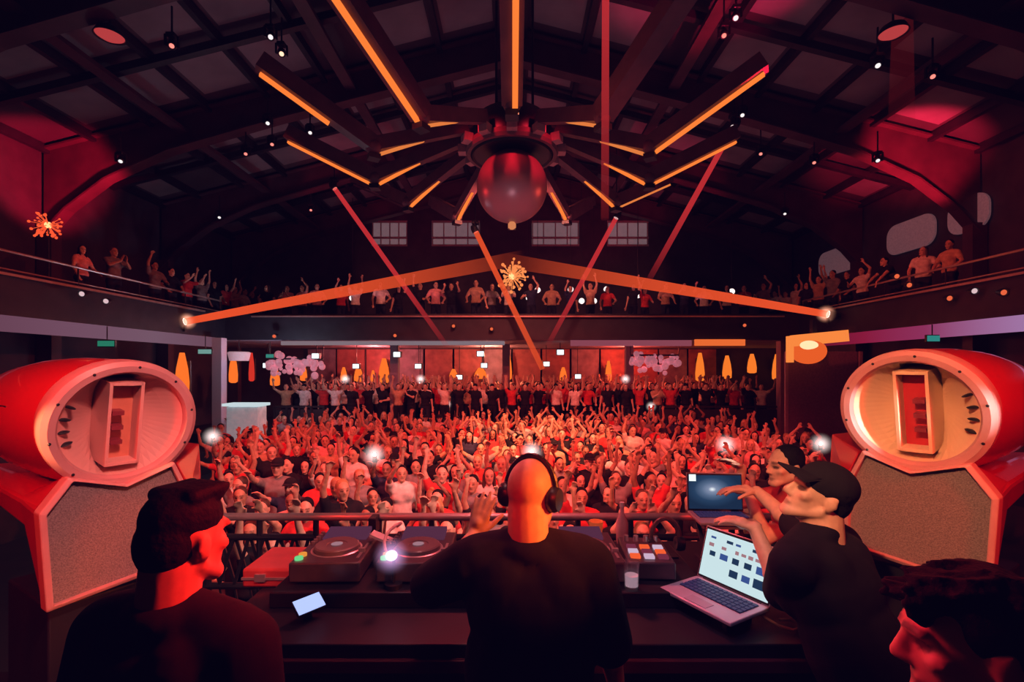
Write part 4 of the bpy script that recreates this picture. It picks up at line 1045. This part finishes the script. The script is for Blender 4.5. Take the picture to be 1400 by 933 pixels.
# man in cap leaning over the laptops
loc, rz, sc = (1.25, 1.66, STAGE), PI+.62, 1.02
q = lambda px, py, d: tuple(local(loc, rz, sc, at(px, py, d)))
dv = lambda x, y, z: tuple(Matrix.Rotation(-rz, 3, 'Z') @ V((x, y, z)))
parts, info = build_person(dict(lean=.42, head=(-.40, .72, 0), hair='short', cap=True, sleeve=.9, loose=.012, stance=.14, build=1.04,
    Lw=q(1032, 722, 2.05), Lp=dv(.2, -.4, -1), Ld=dv(-.6, .5, .15), Ln=dv(0, 0, -1), Lc=.3,
    Rw=q(1035, 672, 2.45), Rp=dv(.2, .6, -.8), Rd=dv(-.8, .2, .1), Rn=dv(0, 0, -1), Rc=.3), VX, True)
put_person(parts, 'man in a dark cap and black tee leaning over the laptops at right', loc, rz, shirt='cloth_tee', skin=0, scale=sc)
# man in profile at the lower right corner
loc, rz, sc = (.83, .80, STAGE), PI+1.08, 1.0
parts, info = build_person(dict(lean=.06, head=(.16, .0, 0), hair='tuft', loose=.012, sleeve=1.6, stance=.12), VX, True)
put_person(parts, 'man with tousled dark hair in profile at the lower right corner', loc, rz, shirt='cloth_black', skin=0, scale=sc)
# person in red light at the railing, beyond the capped man
loc, rz, sc = (1.78, 2.72, STAGE), PI+1.4, .97
q = lambda px, py, d: tuple(local(loc, rz, sc, at(px, py, d)))
dv = lambda x, y, z: tuple(Matrix.Rotation(-rz, 3, 'Z') @ V((x, y, z)))
parts, info = build_person(dict(lean=.42, head=(.05, .25, 0), hair='short', sleeve=.55, stance=.12,
    Lw=q(1022, 672, 2.62), Lp=dv(.2, -.3, -1), Ld=dv(-1, .1, .1), Ln=dv(0, 0, -1), Lc=.35,
    Rw=q(1015, 640, 2.9), Rp=dv(.2, .3, -1), Rd=dv(-.8, .1, .4), Rn=dv(0, -.3, -1)), .009, True)
put_person(parts, 'person in red light reaching to the blue-screened laptop behind the capped man', loc, rz, shirt='cloth_red', skin=0, scale=sc)
# ------------------------------------------------------------------ the crowd
UPn = (0, -1, 0)
def armsup(x, y, z): return dict(Lw=(x, y, z), Rw=(-x, y, z), Ld=(.12, -.1, 1), Rd=(-.12, -.1, 1), Ln=UPn, Rn=UPn, Lp=(1, .2, -.2), Rp=(-1, .2, -.2))
down = dict()
POSES = [
 ('both arms raised', dict(armsup(.22, -.08, 1.93), hair='short', sleeve=.5)),
 ('arms spread upward', dict(armsup(.42, -.10, 1.82), hair='short', sleeve=.4, lean=-.05)),
 ('right arm punched up', dict(Rw=(-.20, -.15, 1.92), Rd=(0, -.1, 1), Rn=UPn, Rc=1.1, Rp=(-1, .2, 0), Lw=(.20, -.25, 1.15), Lp=(1, .3, -1), hair='short', sleeve=.6)),
 ('left arm waved', dict(Lw=(.28, -.18, 1.88), Ld=(.25, -.1, 1), Ln=UPn, Lp=(1, .2, 0), hair='long', sleeve=.3, side=.06)),
 ('hands clapped', dict(Lw=(.06, -.36, 1.38), Rw=(-.06, -.36, 1.38), Ld=(-.1, -.4, 1), Rd=(.1, -.4, 1), Ln=(-1, 0, 0), Rn=(1, 0, 0), Lp=(1, .2, -1), Rp=(-1, .2, -1), hair='short', sleeve=.62)),
 ('cap and pointing arm', dict(Rw=(-.24, -.46, 1.66), Rd=(0, -1, .5), Rn=(0, -.4, -1), Rp=(-1, 0, -.6), hair='cap', sleeve=.6)),
 ('phone hand raised', dict(Rw=(-.10, -.34, 1.80), Rd=(.05, -.15, 1), Rn=(0, -1, .1), Rc=.75, Rp=(-1, 0, -.5), hair='short', sleeve=.6)),
 ('elbows above head', dict(Lw=(.14, -.04, 1.86), Rw=(-.14, -.04, 1.86), Ld=(-.5, -.1, 1), Rd=(.5, -.1, 1), Ln=UPn, Rn=UPn, Lp=(1, 0, .1), Rp=(-1, 0, .1), hair='long', sleeve=.0 or .25)),
 ('arms held low', dict(Lw=(.24, -.22, 1.02), Rw=(-.24, -.22, 1.02), Lp=(1, .5, -.5), Rp=(-1, .5, -.5), hair='short', sleeve=.62, head=(.1, .2, 0))),
 ('head turned aside', dict(Lw=(.22, -.24, 1.06), Rw=(-.26, -.12, .92), Lp=(1, .5, -.5), Rp=(-1, .5, -.5), hair='long', sleeve=.5, head=(0, -.5, .1))),
 ('left elbow above head', dict(Lw=(.10, -.10, 1.88), Ld=(-.3, -.2, 1), Ln=UPn, Lp=(1, 0, .2), Rw=(-.25, -.3, 1.25), Rp=(-1, .3, -1), hair='bun', sleeve=.3, side=-.05)),
 ('hands held forward', dict(Lw=(.24, -.42, 1.62), Rw=(-.22, -.42, 1.55), Ld=(.1, -.6, 1), Rd=(-.1, -.6, 1), Ln=UPn, Rn=UPn, Lp=(1, 0, -1), Rp=(-1, 0, -1), hair='curly', sleeve=.6)),
]
PROTO = []
for nm, ps in POSES:
    parts, info = build_person(ps, .0165, False); PROTO.append((nm, parts, info))
TOPS = [('black', 'cloth_black', 26), ('white', 'cloth_white', 18), ('red', 'cloth_red', 22), ('grey', 'cloth_grey', 14), ('tan', 'cloth_tan', 10), ('navy', 'cloth_navy', 5), ('pink', 'cloth_pink', 8)]
RC = random.Random(77)
def pick_top():
    r = RC.uniform(0, sum(t[2] for t in TOPS))
    for t_ in TOPS:
        r -= t_[2]
        if r <= 0: return t_
    return TOPS[0]
# torches: (pixel, kind) -> depth of the holder
flash = [(727, 618), (611, 553), (890, 556), (992, 608), (1122, 607), (512, 622), (472, 528), (855, 521), (575, 527), (291, 597)]
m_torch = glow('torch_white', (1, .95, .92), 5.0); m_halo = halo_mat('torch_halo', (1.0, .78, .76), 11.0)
def torch_phone(label, p, r=.13):
    t = thing('phone', label, 'phone', p, RC.uniform(-.2, .2))
    MB().box((0, .008, 0), (.075, .009, .15)).obj('body', m_black, t, bevel=.003)
    MB().lathe([(.0, -.004), (.030, -.003), (.031, .002)], (0, 0, .045), (0, 1, 0), 16).obj('torch', m_torch, t)
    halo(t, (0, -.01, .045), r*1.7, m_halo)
phW = PROTO[6][2]['R'][0]; phL = V((phW.x, phW.y-.03, phW.z+.10))
specials = []
for px, py in flash:
    d = (ZC-(phL.z+.045))*F/(py-HOR)
    gz = 0
    if py < 545:
        gz = 1.0; d = (ZC-gz-(phL.z+.045))*F/(py-HOR); d = max(17.8, min(22, d))
    specials.append((px, py, d, gz))
def flank(d): return max(at(272, 0, d).x+.2, -6.7 if 13.2 < d < 15.3 else -99), min(at(1135, 0, d).x-.2, 7.3 if d > 12.9 else 99)
grid = []
y = 4.35; row = 0
while y < 16.9:
    row += 1; xl, xr_ = flank(y); xl = max(xl, -9.3); xr_ = min(xr_, 9.3); dx = .64 if y < 8 else .72
    n = max(3, int((xr_-xl)/dx)); off = .25 if row % 2 else -.05
    rowp = [[xl+(i+.5+off*.5)*(xr_-xl)/n+RC.uniform(-.10, .10), y+RC.uniform(-.10, .10), None] for i in range(n)]
    grid.append(rowp); y += .62 if y < 9 else .74
for px, py, d, gz in specials:
    if gz: continue
    hx = at(px, 0, d).x-phL.x
    r_ = min(grid, key=lambda g_: abs(sum(p[1] for p in g_)/len(g_)-d-(-phL.y)))
    p = min(r_, key=lambda p: abs(p[0]-hx)+(9 if p[2] else 0)); p[0] = hx; p[1] = d-phL.y; p[2] = (px, py)
for g_ in grid:                                  # keep the torch holders clear of their neighbours
    for h_ in grid:
        for a in [p for p in h_ if p[2]]: g_[:] = [p for p in g_ if p is a or math.hypot(p[0]-a[0], p[1]-a[1]) > .45]
pw_ = [9, 6, 9, 8, 5, 6, 4, 6, 5, 4, 6, 5]
count = 0
tl = 0
for ri, rowp in enumerate(grid):
    rowp.sort(key=lambda p: p[0])
    last = None
    for ci, (x, yy, fl) in enumerate(rowp):
        k = 6 if fl else RC.choices(range(len(PROTO)), pw_)[0]
        if k == last and not fl: k = (k+3) % len(PROTO)
        last = k
        nm, parts, info = PROTO[k]; tn, tm, _ = pick_top()
        sc = 1.0 if fl else RC.gauss(1.0, .035)
        lab = 'person in %s top, %s, %s from left, %s crowd row' % (tn, nm, ORD[ci+1], ORD[ri+1])
        put_person(parts, lab, (x, yy, 0), 0 if fl else RC.gauss(-x*.05, .22), 'crowd on the dance floor', tm, RC.choices((0, 1, 2), (6, 3, 2))[0], RC.choices((0, 1, 2), (6, 4, 1))[0], scale=sc)
        count += 1
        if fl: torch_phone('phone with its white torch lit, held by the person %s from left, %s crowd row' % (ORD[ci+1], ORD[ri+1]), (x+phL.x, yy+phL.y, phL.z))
print('crowd', count, 'rows', len(grid))
# people along the balconies
lean_pose = dict(lean=.55, Lw=(.20, -.72, .86), Rw=(-.16, -.74, .88), Ld=(0, -.1, -1), Rd=(0, -.1, -1), Lp=(1, .2, .6), Rp=(-1, .2, .6), hair='short', sleeve=.4)
lp, linfo = build_person(lean_pose, .018, False)
def balc(x, y, rz, lab, k, top, sc):
    nm, parts, info = PROTO[k]
    put_person(parts, lab % nm if '%s' in lab else lab, (x, y, BZ1), rz, 'people along the balconies', top, RC.choice((0, 0, 1)), RC.choice((0, 0, 1)), scale=sc)
bk = [8, 9, 4, 2, 8, 11, 0, 9, 3, 10, 8, 6]
n = 0
for px in (112, 156, 212, 234, 256, 276, 293, 308, 322, 334, 345, 354):
    n += 1; u = FX+.42; d = u*F/(700-px)
    tn, tm, _ = pick_top(); k = bk[n % len(bk)]
    balc(-u, d, PI/2+RC.gauss(-.3, .2), 'person in %s top, %s, %s from left on left balcony' % (tn, PROTO[k][0], ORD[n]), k, tm, RC.gauss(.98, .04))
n = 0
for px in (1050, 1060, 1074, 1088, 1103, 1119, 1138, 1158, 1179, 1222, 1262, 1298):
    n += 1; u = FX+.42; d = u*F/(px-700)
    tn, tm, _ = pick_top(); k = bk[(n*5) % len(bk)]
    if px == 1222:
        put_person(lp, 'person bending over the right balcony railing with both arms dangling', (u+.05, d, BZ1), -PI/2-.1, 'people along the balconies', 'cloth_black', 0, 0, scale=1.0); continue
    balc(u, d, -PI/2+RC.gauss(.3, .2), 'person in %s top, %s, %s from left on right balcony' % (tn, PROTO[k][0], ORD[n]), k, tm, RC.gauss(.98, .04))
n = 0
xs = [-9.1+i*.70 for i in range(27)]
for x in xs:
    n += 1; tn, tm, _ = pick_top(); k = bk[(n*7) % len(bk)]
    balc(x+RC.uniform(-.15, .15), FY+.55+RC.uniform(0, .5), RC.gauss(-x*.03, .3), 'person in %s top, %s, %s from left on rear balcony' % (tn, PROTO[k][0], ORD[n]), k, tm, RC.gauss(.98, .04))
# the far throng on the terrace under the rear balcony: too many and too small to count
def thin(me, ratio):
    o = bpy.data.objects.new('tmp', me); COL.objects.link(o)
    m = o.modifiers.new('d', 'DECIMATE'); m.ratio = ratio
    out = bpy.data.meshes.new_from_object(o.evaluated_get(bpy.context.evaluated_depsgraph_get())); bpy.data.objects.remove(o)
    r = ([v.co.copy() for v in out.vertices], [tuple(p.vertices) for p in out.polygons]); bpy.data.meshes.remove(out); return r
FAR = [{k: thin(me, .05 if k == 'body' else .09) for k, me in parts.items() if k != 'cap_brim'} for nm, parts, info in PROTO]
holders = [(at(px, 0, 17.25).x-phL.x, 17.25-phL.y) for px, py, d, gz in specials if gz]
posts = [(at(px, 0, d).x, d) for px, d in ((540, 18.5), (692, 19.5), (1070, 17.2), (860, 19.5))]
mb = MB(); R = random.Random(9)
for yy in (18.0, 18.7, 19.4, 20.1, 20.9, 21.7):
    x = -9.0
    while x < 9.0:
        x += R.uniform(.46, .74); y_ = yy+R.uniform(-.15, .15)
        if any(math.hypot(x-a, y_-b) < .5 for a, b in holders+posts): continue
        k = R.choices(range(len(FAR)), pw_)[0]; sh = R.choice((1, 1, 2, 2, 3, 4)); T = Matrix.Translation((x, y_, 1.0)) @ Matrix.Rotation(R.gauss(0, .3), 4, 'Z')
        for part, (vs, fs) in FAR[k].items(): mb.add([T @ v for v in vs], fs, {'body': 0, 'shirt': sh, 'trousers': 1, 'hair': 5, 'cap': 1}[part])
tag(mb.obj('distant_crowd', [SKIN[0], MATS['cloth_black'], MATS['cloth_red'], MATS['cloth_white'], MATS['cloth_tan'], HAIR[0]]), 'throng of people packed on the terrace under the rear balcony', 'crowd', kind='stuff')
n = 0
for px, py, d, gz in specials:
    if not gz: continue
    n += 1; nm, parts, info = PROTO[6]; p = at(px, py, 17.25); x = p.x-phL.x
    put_person(parts, 'person in black top holding a torch-lit phone on rear terrace, %s from left' % ORD[n], (x, 17.25-phL.y, 1.0), 0, None, 'cloth_black', 0, 0)
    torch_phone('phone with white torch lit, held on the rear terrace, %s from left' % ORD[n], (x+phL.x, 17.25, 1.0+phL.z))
# ------------------------------------------------------------------ light
def spot(name, p, tgt, col, w, ang=60, blend=.6, size=.15):
    l = bpy.data.lights.new(name, 'SPOT'); l.color = col; l.energy = w; l.spot_size = math.radians(ang); l.spot_blend = blend; l.shadow_soft_size = size
    o = bpy.data.objects.new(name, l); COL.objects.link(o); o.location = p
    o.rotation_euler = (V(tgt)-V(p)).to_track_quat('-Z', 'Y').to_euler(); return o
def area(name, p, tgt, col, w, sx, sy):
    l = bpy.data.lights.new(name, 'AREA'); l.shape = 'RECTANGLE'; l.size = sx; l.size_y = sy; l.color = col; l.energy = w
    o = bpy.data.objects.new(name, l); COL.objects.link(o); o.location = p
    o.rotation_euler = (V(tgt)-V(p)).to_track_quat('-Z', 'Y').to_euler(); return o
def point(name, p, col, w, r=.15):
    l = bpy.data.lights.new(name, 'POINT'); l.color = col; l.energy = w; l.shadow_soft_size = r
    o = bpy.data.objects.new(name, l); COL.objects.link(o); o.location = p; return o
CR = (1, .075, .055)
# dance floor
spot('crowd_wash', (-3.5, 3.2, 9.0), (-1.5, 9.5, 1.6), CR, 3600, 75)
spot('crowd_wash', (3.5, 3.2, 9.0), (1.5, 9.5, 1.6), CR, 3600, 75)
spot('crowd_hot', (.6, 6.2, 9.6), (.1, 11.3, 1.7), (1, .30, .14), 13500, 42, 1.0)
spot('crowd_side', (9.3, 12, 6.2), (0, 9.5, 1.8), (1, .10, .06), 2600, 70)
spot('crowd_side', (-9.3, 12, 6.2), (0, 9.5, 1.8), (1, .05, .05), 2200, 70)
spot('crowd_white', (2.6, 3.1, 5.6), (-1.7, 5.6, 1.9), (1, .46, .38), 1300, 50, .9)
spot('crowd_white', (-2.0, 3.4, 6.0), (2.2, 6.4, 1.8), (1, .30, .24), 700, 50, .9)
# under and on the balconies
point('bar_warm', (-1, 21.0, 3.9), (1, .26, .14), 260); point('bar_warm', (5, 21.0, 3.9), (1, .10, .05), 280); point('bar_warm', (-6, 21.0, 3.9), (1, .18, .16), 240)
point('bar_cool', (-7.6, 15.2, 3.7), (.75, .8, 1), 60)
spot('balcony_left', (-4, 10, 8.5), (-10.4, 12, 6.0), (1, .10, .04), 420, 60); spot('balcony_right', (4, 9, 8.5), (10.4, 12.5, 6.0), (1, .10, .05), 650, 60)
spot('balcony_rear', (0, 11.5, 8.0), (0, 17.4, 5.8), (1, .22, .16), 4200, 110)
# roof
spot('roof_red', (9.6, 11.2, 6.4), (11.0, 13.4, 8.9), (1, .02, .06), 2300, 50); spot('roof_red', (-8.6, 11.6, 6.4), (-12.3, 13.2, 8.5), (1, .015, .06), 2600, 42)
spot('roof_red', (5.2, 8.2, 6.5), (4.4, 9.6, 11), (1, .02, .09), 1500, 48)
spot('roof_red', (8, 16, 6.3), (5, 18.5, 9.6), (1, .02, .09), 380, 80); spot('roof_red', (-8, 16, 6.3), (-5, 18.5, 9.6), (1, .02, .09), 200, 80)
area('roof_fill', (0, 8.5, 6.2), (0, 9, 12), (.62, .52, .75), 42, 14, 12)
area('roof_fill', (0, 15, 6.3), (0, 16, 12), (1, .20, .28), 60, 14, 6)
spot('ball_red', (-2.4, 7.4, 9.6), (0, 11, 7.6), (1, .02, .04), 900, 18)
spot('ball_red', (2.4, 7.4, 9.6), (0, 11, 7.6), (1, .02, .05), 900, 18)
spot('ball_grey', (0, 7.5, 5.0), (0, 11, 7.3), (.8, .55, .65), 60, 20)
# stage: loudspeakers and the people at the booth
spot('speaker_left', (.05, .5, 4.7), (-1.75, 2.05, 2.75), (1, .34, .30), 330, 38, .8, .10)
spot('speaker_left_red', (-2.2, .2, 4.2), (-2.3, 2.4, 2.9), (1, .03, .015), 220, 70, .8)
spot('speaker_right', (-.1, .5, 4.4), (1.75, 2.1, 2.85), (1, .36, .17), 330, 40, .8, .04)
spot('speaker_right_red', (2.2, .2, 4.2), (2.5, 2.4, 2.9), (1, .03, .02), 220, 70, .8)
spot('horn_white', (2.45, .6, 3.35), (1.62, 2.16, 3.06), (1, .82, .74), 330, 11, .4, .03)
spot('horn_orange', (-2.45, .7, 3.25), (-1.56, 2.10, 2.98), (1, .34, .14), 280, 12, .4, .03)
spot('dj_orange', (1.35, 1.1, 3.3), (.12, 1.58, 2.85), (1, .15, .02), 300, 22, .7)
spot('dj_back_red', (-.15, .1, 3.9), (.08, 1.55, 2.85), (1, .015, .015), 95, 16, .7)
spot('dj_red', (-1.2, 2.9, 3.9), (0, 1.6, 2.6), (1, .06, .07), 50, 50, .7)
spot('left_man_red', (.45, 1.38, 3.6), (-.78, 1.14, 2.85), (1, .02, .012), 200, 30, .7)
spot('left_man_front', (-.1, 2.3, 3.5), (-.78, 1.14, 2.85), (1, .03, .02), 70, 34, .7)
spot('cap_man_orange', (.3, 2.9, 2.9), (1.15, 1.9, 2.72), (1, .07, .03), 36, 30, .7)
spot('cap_back_red', (2.3, .9, 4.1), (1.3, 1.85, 2.5), (1, .015, .03), 26, 45, .7)
spot('profile_red', (-.1, 1.5, 3.5), (.80, .82, 2.85), (1, .02, .05), 50, 40, .7)
spot('profile_rim', (1.6, 2.0, 3.9), (.85, .85, 2.95), (1, .05, .04), 30, 40, .7)
spot('gear', (0, 3.3, 4.4), (0, 2.4, 2.3), (1, .10, .12), 150, 75, .7)
spot('rail', (-.2, 1.7, 4.7), (-.2, 3.2, 2.3), (1, .35, .36), 60, 95, .7)
spot('laptop_violet', (.5, 1.3, 3.9), (.85, 2.0, 2.3), (.75, .45, 1), 18, 26, .7)

w = bpy.data.worlds.new('World'); scene.world = w; w.use_nodes = True
nt = w.node_tree; bg = nt.nodes['Background']; bg.inputs['Color'].default_value = (.006, .006, .014, 1); bg.inputs['Strength'].default_value = 1


cam = bpy.data.cameras.new('camera'); cam.sensor_width = 36; cam.lens = 36*F/1400; cam.shift_y = (HOR-466.5)/1400; cam.clip_end = 100; cam.clip_start = .05
co = bpy.data.objects.new('camera', cam); COL.objects.link(co); co.location = (0, 0, ZC); co.rotation_euler = (PI/2, 0, 0)
scene.camera = co
scene.view_settings.view_transform = 'Standard'; scene.view_settings.look = 'None'; scene.view_settings.exposure = 0
scene.view_settings.use_curve_mapping = True
cmap = scene.view_settings.curve_mapping
for ci, lift in ((0, .0012), (1, .0006), (2, .0055)):
    cmap.curves[ci].points[0].location = (0, lift)
cmap.update()
scene.cycles.use_denoising = True
scene.cycles.max_bounces = 5; scene.cycles.diffuse_bounces = 2; scene.cycles.glossy_bounces = 2; scene.cycles.transparent_max_bounces = 24; scene.cycles.volume_bounces = 0
